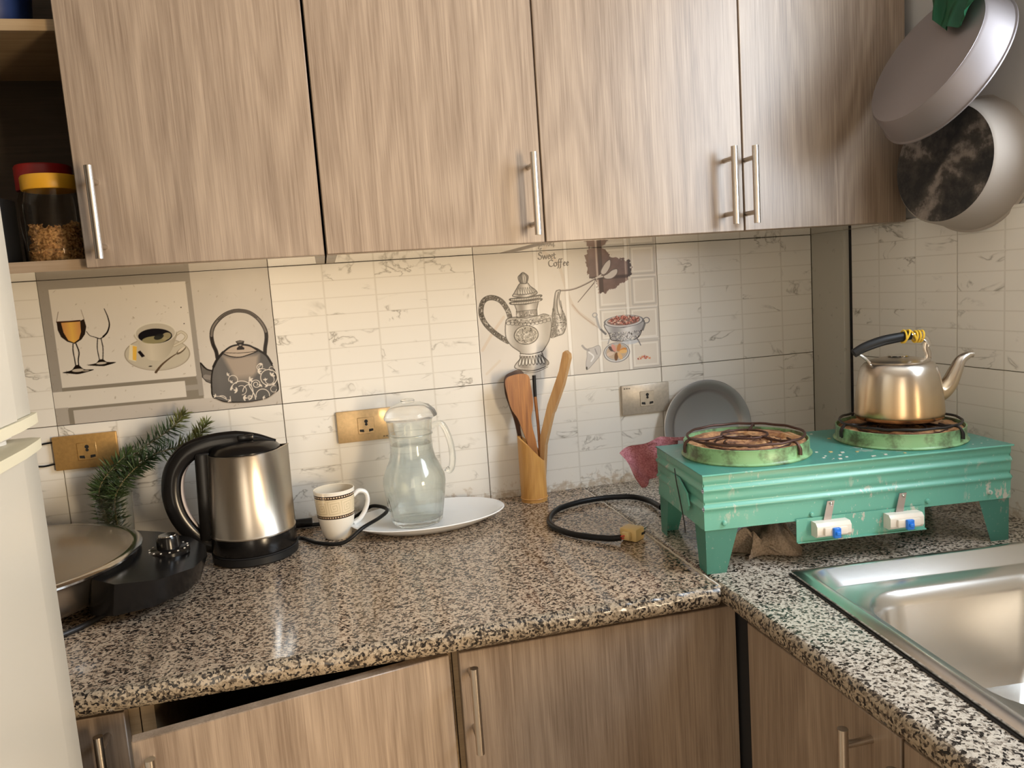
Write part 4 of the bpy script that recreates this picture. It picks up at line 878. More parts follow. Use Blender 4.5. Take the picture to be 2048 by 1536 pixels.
lathe(bm, [(0.0, 0.0), (0.031, 0.0), (0.031, 0.006), (0.027, 0.009), (0.0175, 0.010), (0.0165, 0.026), (0.0155, 0.028), (0.0, 0.028)], 32, mtx=M); kb = fin(bm, 'dial', 'black_plastic', hs, smooth=True)
bm = BM(); lathe(bm, [(0.0, 0.0285), (0.0135, 0.0285), (0.013, 0.0300), (0.006, 0.0300), (0.0, 0.0292)], 28, mtx=M); fin(bm, 'dial_cap', 'chrome', hs, smooth=True)
bm = BM()
for i in range(14):
    a = 2 * PI * i / 14; p = M @ Vector((0.0285 * math.cos(a), 0.0285 * math.sin(a), 0.0085)); box(bm, p.x - 0.0012, p.x + 0.0012, p.y - 0.0012, p.y + 0.0012, p.z - 0.0006, p.z + 0.0006)
fin(bm, 'dial_mark', 'white_plastic', hs)
bm = BM(); pts = [(0.176 * math.cos(a), 0.176 * math.sin(a), 0.0042) for a in [2 * PI * i / 64 for i in range(64)]]; tube(bm, pts, 0.0042, 10, closed=True)
for k in range(4):
    a = math.radians(20 + 90 * k); tube(bm, [(0.176 * math.cos(a), 0.176 * math.sin(a), 0.004), (0.158 * math.cos(a), 0.158 * math.sin(a), 0.022)], 0.004, 8)
o = fin(bm, 'stand_ring', 'dark_wire', t, smooth=True); o['label'] = 'dark wire stand ring'

# ------------------------------------------------------------------ rosemary in a glass
GX, GY = 0.094, -0.062
t = thing('drinking_glass', 'clear drinking glass holding the rosemary behind the frying pan', 'glass', (GX, GY, ZC))
bm = BM(); lathe(bm, [(0.0, 0.0), (0.024, 0.0), (0.026, 0.004), (0.0325, 0.120), (0.0308, 0.120), (0.0245, 0.010), (0.0, 0.008)], 36); fin(bm, 'tumbler', 'glass', t, smooth=True)
def sprig(label, path, tipfrac, n, seed, rad=0.0017, ln=0.024):
    r = random.Random(seed); P = smooth_path(path, 10); base = Vector(path[0])
    t = thing('rosemary_sprig', label, 'rosemary', base, group='rosemary sprigs in the glass'); P = [p - base for p in P]
    bm = BM(); tube(bm, P, [rad * (1 - 0.6 * i / (len(P) - 1)) for i in range(len(P))], 6); fin(bm, 'stem', 'stem_bark', t, smooth=True)
    bm = BM()
    for k in range(n):
        f = 0.10 + 0.90 * (k / n); x = f * (len(P) - 1); i = min(int(x), len(P) - 2); p = P[i].lerp(P[i + 1], x - i); T = (P[i + 1] - P[i]).normalized()
        a = r.uniform(0, 2 * PI); s = T.orthogonal().normalized(); v = T.cross(s); d = (s * math.cos(a) + v * math.sin(a)); up = 0.35 + 0.75 * max(0, (f - 0.8) / 0.2) + r.uniform(-0.2, 0.3)
        d = (d + T * up).normalized(); L = ln * r.uniform(0.8, 1.3) * (1 - 0.35 * max(0, (f - 0.85) / 0.15)); w = d.cross(Vector((r.uniform(-1, 1), r.uniform(-1, 1), r.uniform(-1, 1)))).normalized() * 0.00115
        if (p + base + d * L).y > -0.003: d.y = -abs(d.y)
        nrm = d.cross(w).normalized() * 0.0006; q = [p - w * 0.6, p + w * 0.6, p + d * L * 0.6 + w + nrm, p + d * L + nrm * 0, p + d * L * 0.6 - w + nrm]
        vs = [bm.verts.new(z) for z in q]; fa = bm.faces.new((vs[0], vs[1], vs[2], vs[4])); fb = bm.faces.new((vs[4], vs[2], vs[3]))
        mi = 1 if f > tipfrac else 0; fa.material_index = mi; fb.material_index = mi
    me = bpy.data.meshes.new('needles'); bm.to_mesh(me); bm.free(); me.materials.append(MATS['rosemary_leaf']); me.materials.append(MATS['rosemary_tip']); o = link('needles', me, t); o['kind'] = 'stuff'; return t
z0 = ZC + 0.012
sprig('tallest rosemary sprig, its tip standing up against the printed tile', [(GX - 0.006, GY, z0), (0.075, GY - 0.004, 0.955), (0.095, -0.060, 1.005), (0.150, -0.050, 1.045), (0.200, -0.045, 1.075), (0.228, -0.042, 1.102)], 0.82, 420, 1)
sprig('rosemary sprig bending right until it meets the electric kettle', [(GX + 0.006, GY + 0.004, z0), (0.092, -0.068, 0.965), (0.120, -0.072, 1.010), (0.175, -0.074, 1.037), (0.225, -0.078, 1.047), (0.252, -0.078, 1.060), (0.268, -0.078, 1.084)], 0.62, 440, 2)
sprig('short bushy rosemary sprig leaning left over the glass rim', [(GX, GY - 0.004, z0), (0.078, -0.074, 0.955), (0.080, -0.080, 0.990), (0.105, -0.078, 1.022), (0.135, -0.070, 1.046)], 2.0, 380, 3)
sprig('dense rosemary sprig low in the middle of the glass', [(GX + 0.004, GY - 0.006, z0), (0.100, -0.082, 0.950), (0.112, -0.088, 0.985), (0.140, -0.085, 1.015), (0.170, -0.080, 1.032)], 2.0, 380, 4)

# ------------------------------------------------------------------ electric kettle
EX, EY = 0.338, -0.152
t = thing('electric_kettle', 'steel electric kettle with black handle, lid and base', 'kettle', (EX, EY, ZC), math.radians(4))
bm = BM(); lathe(bm, [(0.0, 0.0), (0.070, 0.0), (0.0735, 0.003), (0.0735, 0.014), (0.070, 0.0165), (0.0, 0.0165)], 56); pb = fin(bm, 'power_base', 'black_matte', t, smooth=True)
bm = BM(); lathe(bm, [(0.0, 0.0170), (0.0715, 0.0170), (0.0725, 0.019), (0.0722, 0.044), (0.0715, 0.0465), (0.0, 0.0465)], 56); fin(bm, 'lower_band', 'black_plastic', t, smooth=True)
bm = BM(); vs = lathe(bm, [(0.0, 0.0470), (0.0725, 0.0470), (0.0728, 0.0490), (0.0712, 0.0510), (0.0625, 0.1880), (0.0632, 0.1900), (0.0610, 0.1905), (0.0600, 0.1860), (0.0, 0.1850)], 64)
for v in bm.verts:   # pouring lip on the right
    a = math.atan2(v.co.y, v.co.x); k = max(0, 1 - abs(a) / 0.42) if v.co.z > 0.150 else 0; k *= k * max(0, (v.co.z - 0.150) / 0.040); v.co.x += 0.012 * k; v.co.z += 0.003 * k
fin(bm, 'steel_body', 'brushed_steel', t, smooth=True)
bm = BM(); lathe(bm, [(0.0595, 0.1856), (0.0597, 0.1925), (0.0520, 0.2010), (0.030, 0.2070), (0.0, 0.2085), (0.0, 0.1860)], 48); fin(bm, 'lid', 'black_plastic', t, smooth=True)
bm = BM(); P = smooth_path([(0.052, 0, 0.1955), (0.016, 0, 0.2060), (-0.024, 0, 0.2095), (-0.062, 0, 0.2070), (-0.095, 0, 0.1960), (-0.118, 0, 0.168), (-0.1255, 0, 0.130), (-0.120, 0, 0.092), (-0.103, 0, 0.058), (-0.082, 0, 0.036), (-0.064, 0, 0.026)], 7)
rr = [0.017 * min(1.0, 0.45 + 3.2 * i / (len(P) - 1)) - 0.004 * max(0, (i / (len(P) - 1) - 0.45)) for i in range(len(P))]; tube(bm, P, rr, 14, flat=0.62, up=(0, 1, 0)); hd = fin(bm, 'handle', 'black_plastic', t, smooth=True)
for v in hd.data.vertices: v.co.y *= 1.0
bm = BM(); box(bm, -0.086, -0.060, -0.013, 0.013, 0.040, 0.196, 0.005, 3); 
for v in bm.verts:
    k = (v.co.z - 0.04) / 0.156; v.co.x += 0.000 + 0.007 * k - 0.003
fin(bm, 'handle_mount', 'black_plastic', t, smooth=True)
bm = BM(); P2 = [(p.x + 0.013 * (1 if p.z > 0.05 else 0.6), -0.0005, p.z) for p in P[31:65]]; tube(bm, P2, 0.0072, 10, flat=0.5, up=(0, 1, 0)); o = fin(bm, 'grip_inlay', 'pan_steel', t, smooth=True); o['label'] = 'glossy grey inlay inside the handle'
bm = BM(); box(bm, -0.010, 0.018, -0.012, 0.012, 0.2080, 0.2185, 0.003, 2); sw = fin(bm, 'switch_lever', 'black_plastic', t, smooth=True)
bm = BM(); lathe(bm, [(0.0, 0.2185), (0.005, 0.2185), (0.004, 0.2197), (0.0, 0.2200)], 14, mtx=Matrix.Translation((0.003, -0.002, 0))); fin(bm, 'indicator', 'plastic_clear', t, smooth=True)
bm = BM(); tube(bm, [(0.0735 * math.cos(a), 0.0735 * math.sin(a), 0.0165) for a in [2 * PI * i / 60 for i in range(60)]], 0.0007, 6, closed=True); fin(bm, 'base_groove', 'dark_gap', t)
# its cord lies behind the mug and over the platter
cp = [(0.404, -0.108, 0.857), (0.420, -0.112, 0.8545), (0.447, -0.152, 0.8545), (0.490, -0.172, 0.8550), (0.528, -0.160, 0.8745), (0.560, -0.120, 0.8770), (0.578, -0.082, 0.8780), (0.572, -0.055, 0.8790), (0.552, -0.036, 0.8790), (0.535, -0.032, 0.8700), (0.505, -0.030, 0.8560), (0.455, -0.028, 0.8545), (0.430, -0.026, 0.8545)]
bm = BM(); Mi = (Matrix.Translation((EX, EY, ZC)) @ Matrix.Rotation(math.radians(4), 4, 'Z')).inverted(); tube(bm, smooth_path([Mi @ Vector(p) for p in cp], 8), 0.0036, 10); fin(bm, 'power_cord', 'cord_black', t, smooth=True)
bm = BM(); q = [Mi @ Vector(p) for p in ((0.434, -0.026, 0.860), (0.402, -0.024, 0.860))]; tube(bm, q, 0.009, 12); 
for dz in (-0.005, 0.005): tube(bm, [q[1] + Vector((0, 0, dz)), q[1] + Vector((-0.018, 0, dz))], 0.002, 8)
fin(bm, 'plug', 'black_matte', t, smooth=True)

# ------------------------------------------------------------------ mug, platter, jug
t = thing('mug', 'cream mug with brown chain bands and Greek key pattern', 'mug', (0.482, -0.113, ZC), math.radians(8))
bm = BM(); lathe(bm, [(0.0, 0.0), (0.022, 0.0), (0.0250, 0.003), (0.0300, 0.020), (0.0340, 0.042), (0.0365, 0.075), (0.0378, 0.0925), (0.0368, 0.0935)], 64, caps=False); 
mg = fin(bm, 'mug_body', 'mug_glaze', t, smooth=True)
bm = BM(); lathe(bm, [(0.0368, 0.0935), (0.0352, 0.0925), (0.0338, 0.072), (0.0310, 0.040), (0.0260, 0.012), (0.0, 0.008)], 64, caps=False); fin(bm, 'mug_inside', 'mug_inside', t, smooth=True)
bm = BM(); tube(bm, smooth_path([(0.0345, 0, 0.074), (0.046, 0, 0.081), (0.058, 0, 0.076), (0.061, 0, 0.060), (0.054, 0, 0.041), (0.042, 0, 0.026), (0.0315, 0, 0.020)], 7), 0.0042, 12, flat=1.5, up=(0, 1, 0)); fin(bm, 'handle', 'porcelain', t, smooth=True)
t = thing('oval_platter', 'long white oval platter under the glass jug', 'platter', (0.655, -0.112, ZC), math.radians(2))
bm = BM(); N = 72; prof = [(0.0, 0.004), (0.60, 0.004), (0.74, 0.0065), (0.90, 0.0165), (1.0, 0.0215), (1.012, 0.0200), (0.92, 0.0130), (0.74, 0.0025), (0.62, 0.0), (0.0, 0.0)]
lathe(bm, [(r * 0.1, z) for r, z in prof], N, sx=1.47, sy=0.98)
fin(bm, 'dish', 'porcelain', t, smooth=True, flat=60)
JX, JY = 0.634, -0.100
t = thing('glass_jug', 'clear glass water jug with lid and handle on white platter', 'jug', (JX, JY, ZC + 0.005))
outer = [(0.0, 0.0), (0.046, 0.0), (0.0485, 0.004), (0.0560, 0.050), (0.0600, 0.078), (0.0590, 0.090), (0.0520, 0.108), (0.0440, 0.125), (0.0405, 0.142), (0.0400, 0.165), (0.0415, 0.180), (0.0430, 0.196), (0.0445, 0.200)]
inn = [(0.0425, 0.200), (0.0400, 0.180), (0.0375, 0.165), (0.0378, 0.142), (0.0412, 0.126), (0.0490, 0.108), (0.0560, 0.090), (0.0570, 0.078), (0.0530, 0.050), (0.0455, 0.014), (0.0430, 0.011), (0.0, 0.010)]
bm = BM(); lathe(bm, outer + inn, 64)
for v in bm.verts:      # fluted lower half
    r = math.hypot(v.co.x, v.co.y)
    if 0.003 < v.co.z < 0.07 and r > 0.0465 + 0.08 * v.co.z: a = math.atan2(v.co.y, v.co.x); k = 1 + 0.012 * math.cos(20 * a); v.co.x *= k; v.co.y *= k
fin(bm, 'jug_body', 'glass', t, smooth=True, flat=60)
bm = BM(); wl = [(0.0, 0.0095), (0.0434, 0.0105), (0.0459, 0.0142), (0.0534, 0.050), (0.0575, 0.078), (0.0565, 0.090), (0.0495, 0.108), (0.0417, 0.126), (0.0383, 0.142), (0.0381, 0.1535), (0.0, 0.1535)]
lathe(bm, wl, 64); fin(bm, 'water', 'water', t, smooth=True)
bm = BM(); lathe(bm, [(0.0, 0.2010), (0.0440, 0.2010), (0.0475, 0.2030), (0.0480, 0.2060), (0.0440, 0.2160), (0.0330, 0.2265), (0.0170, 0.2325), (0.0, 0.2340)], 48)
for v in bm.verts:
    a = math.atan2(v.co.y, v.co.x); k = max(0, 1 - abs(a) / 0.5); v.co.x += 0.006 * k * k
ld = fin(bm, 'lid', 'lid_plastic', t, smooth=True)
bm = BM(); lathe(bm, [(0.0, 0.2335), (0.012, 0.2330), (0.0135, 0.2360), (0.012, 0.2390), (0.0, 0.2395)], 24); fin(bm, 'lid_knob', 'lid_plastic', ld, smooth=True)
bm = BM(); tube(bm, [(0.0415 * math.cos(a), 0.0415 * math.sin(a), 0.172) for a in [2 * PI * i / 56 for i in range(56)]], 0.0016, 8, closed=True); fin(bm, 'neck_ring', 'glass', t, smooth=True)
bm = BM(); P = smooth_path([(0.0400, 0, 0.181), (0.052, 0, 0.1865), (0.062, 0, 0.184), (0.070, 0, 0.168), (0.0755, 0, 0.145), (0.0775, 0, 0.118), (0.0740, 0, 0.098), (0.0685, 0, 0.092), (0.0640, 0, 0.096)], 7); tube(bm, P, 0.0062, 14, flat=1.25, up=(0, 1, 0)); fin(bm, 'handle', 'glass', t, smooth=True)

# ------------------------------------------------------------------ utensils
HX, HY = 0.883, -0.046
t = thing('utensil_holder', 'bamboo tube utensil holder with a slanted cut rim', 'utensil holder', (HX, HY, ZC))
bm = BM(); N = 48; ro, ri = 0.0272, 0.0225; rows = []
def topc(a): return 0.116 + 0.021 * math.cos(a - math.radians(165)) - (0.012 * max(0, math.cos(a - math.radians(-35))) ** 2)
for lvl in range(3):
    row = []
    for i in range(N):
        a = 2 * PI * i / N
        if lvl == 0: row.append(bm.verts.new((ro * math.cos(a), ro * math.sin(a), 0)))
        else:
            r = ro if lvl == 1 else ri; row.append(bm.verts.new((r * math.cos(a), r * math.sin(a), topc(a))))
    rows.append(row)
rows.append([bm.verts.new((ri * math.cos(2 * PI * i / N), ri * math.sin(2 * PI * i / N), 0.008)) for i in range(N)])
for a, c in zip(rows, rows[1:]):
    for i in range(N): bm.faces.new((a[i], a[(i + 1) % N], c[(i + 1) % N], c[i]))
bm.faces.new(rows[0]); bm.faces.new(rows[-1]); fin(bm, 'bamboo_tube', 'bamboo', t, smooth=True, flat=50)
bm = BM(); tube(bm, [(0.0276 * math.cos(2 * PI * i / 40), 0.0276 * math.sin(2 * PI * i / 40), 0.0075) for i in range(40)], 0.0012, 6, closed=True); fin(bm, 'node_ring', 'bamboo', t, smooth=True)
def flat_tool(name, label, cat, outline, thick, tilt, origin, m, group='utensils in the bamboo holder', bend=0.0):
    """outline in x,z about origin; leaned by tilt about the x axis so that the head rests nearer the wall"""
    bm = BM(); prism(bm, cr2(outline, True), -thick / 2, thick / 2, 'xz'); 
    bevel_all(bm, thick * 0.3, 2, 50); o = fin(bm, name, m, smooth=True, loc=origin, rot=(tilt, 0, 0)); return tag(o, label, cat, group)
def rel(P, o): return [(x - o[0], z - o[2]) for x, z in P]
o1 = (0.889, -0.052, 0.862)
flat_tool('wooden_spatula', 'broad reddish wooden spatula in front in the bamboo holder', 'spatula', rel([(0.838, 1.106), (0.854, 1.1145), (0.876, 1.1155), (0.887, 1.109), (0.8895, 1.091), (0.892, 1.061), (0.8905, 1.042), (0.8862, 1.026), (0.887, 1.005), (0.893, 0.972), (0.897, 0.920), (0.897, 0.868), (0.886, 0.868), (0.882, 0.920), (0.874, 0.972), (0.865, 1.003), (0.858, 1.025), (0.846, 1.047), (0.840, 1.076)], o1), 0.005, math.radians(-0.5), o1, 'spatula_wood')
o2 = (0.870, -0.040, 0.862)
flat_tool('wooden_spoon', 'dark wooden spoon hidden behind the broad spatula', 'spoon', rel([(0.845, 1.108), (0.862, 1.119), (0.880, 1.1205), (0.888, 1.105), (0.886, 1.070), (0.876, 1.045), (0.868, 1.010), (0.8705, 0.960), (0.8735, 0.870), (0.8665, 0.870), (0.8625, 0.960), (0.858, 1.010), (0.850, 1.045), (0.843, 1.075)], o2), 0.005, math.radians(-6), o2, 'dark_wood')
bm = BM(); o3 = Vector((0.902, -0.050, 0.864)); P = [Vector((0.896, -0.050, 0.864)), Vector((0.9015, -0.047, 0.950)), Vector((0.9025, -0.042, 1.004)), Vector((0.9015, -0.036, 1.064)), Vector((0.9030, -0.032, 1.108))]
tube(bm, [p - o3 for p in P], [0.0028, 0.0030, 0.0030, 0.0034, 0.0038], 10); 
for f in bm.faces: f.material_index = 1 if f.calc_center_median().z > 0.185 else 0
tag(fin(bm, 'stirring_stick', ['spatula_wood', 'black_matte'], smooth=True, loc=o3), 'thin wooden stick with a charred black end in the bamboo holder', 'stick', 'utensils in the bamboo holder')
bm = BM(); o4 = (0.900, -0.046, 0.866)
def tongp(p): return (p[0] - o4[0], p[1] - o4[2])
prism(bm, [tongp(p) for p in [(0.899, 0.868), (0.905, 0.868), (0.916, 0.965), (0.936, 1.030), (0.939, 1.034), (0.962, 1.088), (0.979, 1.142), (0.9785, 1.151), (0.971, 1.158), (0.966, 1.154), (0.956, 1.118), (0.927, 1.050), (0.907, 0.985)]], -0.0085, 0.0085, 'xz'); bevel_all(bm, 0.0007, 1, 30)
tg = fin(bm, 'bamboo_tongs', 'tong_wood', smooth=False, loc=o4, rot=(math.radians(-1), 0, math.radians(-38))); tag(tg, 'long bamboo tongs leaning right out of the bamboo holder', 'tongs', 'utensils in the bamboo holder')

# ------------------------------------------------------------------ steel tray leaning on the wall
bm = BM(); lathe(bm, [(0.0, 0.0), (0.076, 0.0), (0.080, 0.0015), (0.083, 0.006), (0.086, 0.0085), (0.1035, 0.0105), (0.1050, 0.0095), (0.1040, 0.0085), (0.086, 0.0068), (0.080, 0.0), (0.076, -0.0015), (0.0, -0.0015)], 72)
tr_ = fin(bm, 'round_tray', 'aluminium', smooth=True, loc=(1.292, -0.0200, ZC + 0.1046), rot=(math.radians(84), 0, 0)); tag(tr_, 'round aluminium tray leaning on the wall behind the stove', 'tray')

# ------------------------------------------------------------------ two-burner electric stove
SA = math.radians(-6.4); SO = Vector((1.007, -0.558, ZC)); SWD, SDP, SH, SB = 0.490, 0.216, 0.150, 0.067
t = thing('electric_stove', 'mint green two-burner electric stove with black cord and cream plug', 'stove', SO, SA)
def corr(depth_sign, base):      # corrugated sheet profile (outward offset, z)
    P = []; n = 40
    for i in range(n + 1):
        z = SB + (SH - SB) * i / n; f = (z - SB) / (SH - SB); o = 0.0
        for c0 in (0.40, 0.73): o += 0.0032 * math.exp(-((f - c0) / 0.040) ** 2) - 0.0020 * math.exp(-((f - c0 - 0.085) / 0.035) ** 2)
        P.append((base + depth_sign * o, z))
    return P
bm = BM()
def sheet(prof, axis, a0, a1, th):
    A = [bm.verts.new((a0, p[0], p[1]) if axis == 'x' else (p[0], a0, p[1])) for p in prof]; B = [bm.verts.new((a1, p[0], p[1]) if axis == 'x' else (p[0], a1, p[1])) for p in prof]
    for i in range(len(prof) - 1): bm.faces.new((A[i], A[i + 1], B[i + 1], B[i]))
sheet(corr(-1, 0.0), 'x', 0, SWD, 0); fp = fin(bm, 'front_panel', 'green_paint', t, smooth=True, flat=60)
bm = BM(); sheet(corr(1, SDP), 'x', 0, SWD, 0); fin(bm, 'back_panel', 'green_paint', t, smooth=True, flat=60)
bm = BM(); sheet(corr(-1, 0.0), 'y', 0, SDP, 0); sp_ = fin(bm, 'side_panel', 'green_paint', t, smooth=True, flat=60)
bm = BM(); sheet(corr(1, SWD), 'y', 0, SDP, 0); fin(bm, 'side_panel', 'green_paint', t, smooth=True, flat=60)
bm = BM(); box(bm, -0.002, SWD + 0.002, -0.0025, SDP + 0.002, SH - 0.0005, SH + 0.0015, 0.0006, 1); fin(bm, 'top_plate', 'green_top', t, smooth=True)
bm = BM(); tube(bm, [(-0.002, -0.0028, SH), (SWD + 0.002, -0.0028, SH)], 0.0016, 8); fin(bm, 'top_lip', 'green_paint', t, smooth=True)
def leg(x, y, sx, sy):
    bm = BM(); w0, w1 = 0.054, 0.030; wy0, wy1 = 0.046, 0.030
    def pane(P): 
        vs = [bm.verts.new(p) for p in P]; bm.faces.new(vs)
    e = 0.0012
    pane([(x, y, SB + 0.012), (x + sx * w0, y, SB + 0.012), (x + sx * w1, y, 0.0), (x, y, 0.0)]); pane([(x, y, SB + 0.012), (x, y + sy * wy0, SB + 0.012), (x, y + sy * wy1, 0.0), (x, y, 0.0)])
    bmesh.ops.solidify(bm, geom=bm.faces[:], thickness=0.0013); fin(bm, 'leg', 'green_paint', t)
e = 0.0015
for x, y, sx, sy in ((e, e, 1, 1), (SWD - e, e, -1, 1), (e, SDP - e, 1, -1), (SWD - e, SDP - e, -1, -1)): leg(x, y, sx, sy)
for x, z in ((0.030, SB + 0.009), (0.166, SB + 0.008), (0.352, SB + 0.009), (SWD - 0.035, SB + 0.012)):
    bm = BM(); lathe(bm, [(0.0, 0.0034), (0.0028, 0.0028), (0.0042, 0.0)], 12, mtx=Matrix.Translation((x, -0.0005, z)) @ Matrix.Rotation(PI / 2, 4, 'X')); fin(bm, 'rivet', 'green_paint', t, smooth=True)
# folded sheet handle on the left side
bm = BM(); prism(bm, [(0.052, 0.112), (0.088, 0.128), (0.128, 0.126), (0.128, 0.104), (0.090, 0.092), (0.052, 0.084), (0.044, 0.094)], -0.0075, -0.0048, 'yz'); bevel_all(bm, 0.0006, 1); sh = fin(bm, 'side_handle', 'green_paint', sp_, smooth=True)
bm = BM(); tube(bm, smooth_path([(-0.009, 0.098, 0.140), (-0.011, 0.086, 0.122), (-0.010, 0.080, 0.105), (-0.004, 0.078, 0.060), (-0.002, 0.080, 0.040)], 6), 0.0009, 6); fin(bm, 'tie_wire', 'dark_wire', t, smooth=True)
# burners
def burner(cx, cy, rackm, clean):
    b_ = bpy.data.objects.new('burner', None); COL.objects.link(b_); b_.parent = t; b_.location = (cx, cy, SH + 0.0016); b_.empty_display_size = 0.03
    bm = BM(); lathe(bm, [(0.1000, 0.0), (0.1010, 0.0020), (0.0985, 0.0035), (0.0975, 0.0050), (0.0968, 0.0220), (0.0972, 0.0238), (0.0950, 0.0242), (0.0944, 0.0220), (0.0945, 0.0020), (0.0940, 0.0)], 72); fin(bm, 'burner_ring', 'ring_enamel', b_, smooth=True)
    bm = BM(); lathe(bm, [(0.0, 0.016), (0.020, 0.016), (0.024, 0.0185), (0.030, 0.0185), (0.034, 0.0135), (0.046, 0.0135), (0.050, 0.0190), (0.056, 0.0190), (0.060, 0.0140), (0.072, 0.0140), (0.077, 0.0200), (0.086, 0.0212), (0.0930, 0.0195), (0.0930, 0.002), (0.0, 0.002)], 60)
    r = random.Random(3 + clean)
    for v in bm.verts:
        if v.co.z > 0.01: v.co.z += r.uniform(-0.0014, 0.0014)
    fin(bm, 'clay_plate', 'burnt_clay', b_, smooth=True)
    bm = BM(); n = 150; P = []
    for i in range(n + 1): f = i / n; a = f * 3 * 2 * PI; rr = 0.026 + 0.045 * f; P.append((rr * math.cos(a), rr * math.sin(a), 0.0175 + 0.0006 * math.sin(i * 2.3)))
    tube(bm, P, 0.0016, 6); fin(bm, 'heating_coil', 'burnt_wire', b_, smooth=True)
    bm = BM(); zr = 0.0305
    tube(bm, [(0.0905 * math.cos(2 * PI * i / 64), 0.0905 * math.sin(2 * PI * i / 64), zr + 0.0005 * math.sin(5 * i)) for i in range(64)], 0.0021, 8, closed=True)
    tube(bm, [(0.036 * math.cos(2 * PI * i / 40) + 0.004, 0.036 * math.sin(2 * PI * i / 40) + 0.012, zr - 0.003) for i in range(40)], 0.0019, 8, closed=True)
    for k in range(3):
        a = math.radians(-62 + 120 * k); ca, sa = math.cos(a), math.sin(a)
        tube(bm, smooth_path([(0.034 * ca + 0.004, 0.034 * sa + 0.012, zr - 0.003), (0.062 * ca, 0.062 * sa, zr - 0.0035), (0.0905 * ca, 0.0905 * sa, zr - 0.0015), (0.0992 * ca, 0.0992 * sa, zr - 0.009), (0.1000 * ca, 0.1000 * sa, 0.010)], 5), 0.0022, 8)
        tube(bm, smooth_path([(0.0905 * ca, 0.0905 * sa, zr), (0.0995 * ca - 0.003 * sa, 0.0995 * sa + 0.003 * ca, zr - 0.010), (0.1002 * ca - 0.004 * sa, 0.1002 * sa + 0.004 * ca, 0.009)], 5), 0.0015, 6)
    fin(bm, 'pot_rack', rackm, b_, smooth=True); return b_
B1, B2 = (0.114, 0.110), (0.378, 0.108)
burner(*B1, 'burnt_wire', 0); burner(*B2, 'dark_wire', 1)
# switch plate hanging under the front
bm = BM(); prism(bm, [(0.140, SB + 0.004), (0.140, 0.036), (0.345, 0.036), (0.345, SB + 0.004)], -0.0036, -0.0022, 'xz'); box(bm, 0.140, 0.345, -0.0075, -0.0022, 0.0345, 0.0362); fin(bm, 'switch_plate', 'green_paint', t)
for x0 in (0.163, 0.278):
    bm = BM(); P = [(-0.0036, 0.0445), (-0.0036, 0.0660), (-0.0170, 0.0660), (-0.0215, 0.0610), (-0.0215, 0.0490), (-0.0180, 0.0445)]
    prism(bm, P, x0, x0 + 0.054, 'yz'); box(bm, x0 + 0.010, x0 + 0.046, -0.0255, -0.0210, 0.0480, 0.0600, 0.001, 1); bevel_all(bm, 0.0008, 1); s_ = fin(bm, 'switch', 'white_plastic', t, smooth=True)
    bm = BM(); box(bm, x0 + 0.0215, x0 + 0.0325, -0.0310, -0.0245, 0.0450, 0.0600, 0.001, 1); box(bm, x0 + 0.0235, x0 + 0.0305, -0.0345, -0.0300, 0.0500, 0.0555, 0.001, 1); o = fin(bm, 'toggle', 'blue_plastic', s_, smooth=True); o['label'] = 'bright blue toggle'
    bm = BM(); prism(bm, [(x0 + 0.018, 0.0640), (x0 + 0.030, 0.0640), (x0 + 0.0365, 0.0945), (x0 + 0.0250, 0.0945)], -0.0062, -0.0048, 'xz'); o = fin(bm, 'metal_strap', 'dull_aluminium', s_)
    bm = BM(); lathe(bm, [(0.0, 0.0030), (0.0022, 0.0025), (0.0030, 0.0)], 12, mtx=Matrix.Translation((x0 + 0.0305, -0.0060, 0.0905)) @ Matrix.Rotation(PI / 2, 4, 'X')); fin(bm, 'screw', 'chrome', s_, smooth=True)
# cord and plug
Mi = (Matrix.Translation(SO) @ Matrix.Rotation(SA, 4, 'Z')).inverted()
cp = [(1.075, -0.250, 0.862), (1.078, -0.180, 0.8575), (1.053, -0.135, 0.8570), (0.980, -0.122, 0.8568), (0.907, -0.150, 0.8568), (0.868, -0.208, 0.8568), (0.862, -0.263, 0.8568), (0.884, -0.318, 0.8570), (0.925, -0.362, 0.8580), (0.944, -0.377, 0.8610)]
bm = BM(); tube(bm, smooth_path([Mi @ Vector(p) for p in cp], 10), 0.0050, 12, flat=1.1); fin(bm, 'power_cord', 'cord_black', t, smooth=True)
bm = BM()
for k, dz in enumerate((0.001, -0.0015)): tube(bm, smooth_path([Mi @ Vector(p) for p in ((0.940, -0.374, 0.861 + dz), (0.947, -0.3765 + 0.002 * k, 0.861 + dz * 2), (0.953, -0.376, 0.862 + dz))], 4), 0.0013, 6)
fin(bm, 'bare_wires', 'red_wire', t, smooth=True)
pd = (Vector((1.009, -0.334, 0)) - Vector((0.951, -0.377, 0))).normalized(); pa = math.atan2(pd.y, pd.x)
PM = Mi @ (Matrix.Translation((0.951, -0.377, 0.8505)) @ Matrix.Rotation(pa, 4, 'Z'))
bm = BM(); box(bm, 0.0, 0.012, -0.008, 0.008, 0.004, 0.018, 0.003, 2); box(bm, 0.010, 0.038, -0.0165, 0.0165, 0.0, 0.022, 0.003, 2); bmesh.ops.transform(bm, matrix=PM, verts=bm.verts[:]); pg = fin(bm, 'plug', 'cream_plastic', t, smooth=True); pg['label'] = 'cream two-pin plug'
bm = BM()
for y in (-0.0095, 0.0095): tube(bm, [(0.037, y, 0.012), (0.060, y, 0.014), (0.0615, y, 0.0142)], [0.0022, 0.0022, 0.0014], 10)
bmesh.ops.transform(bm, matrix=PM, verts=bm.verts[:]); fin(bm, 'plug_pin', 'chrome', pg, smooth=True)
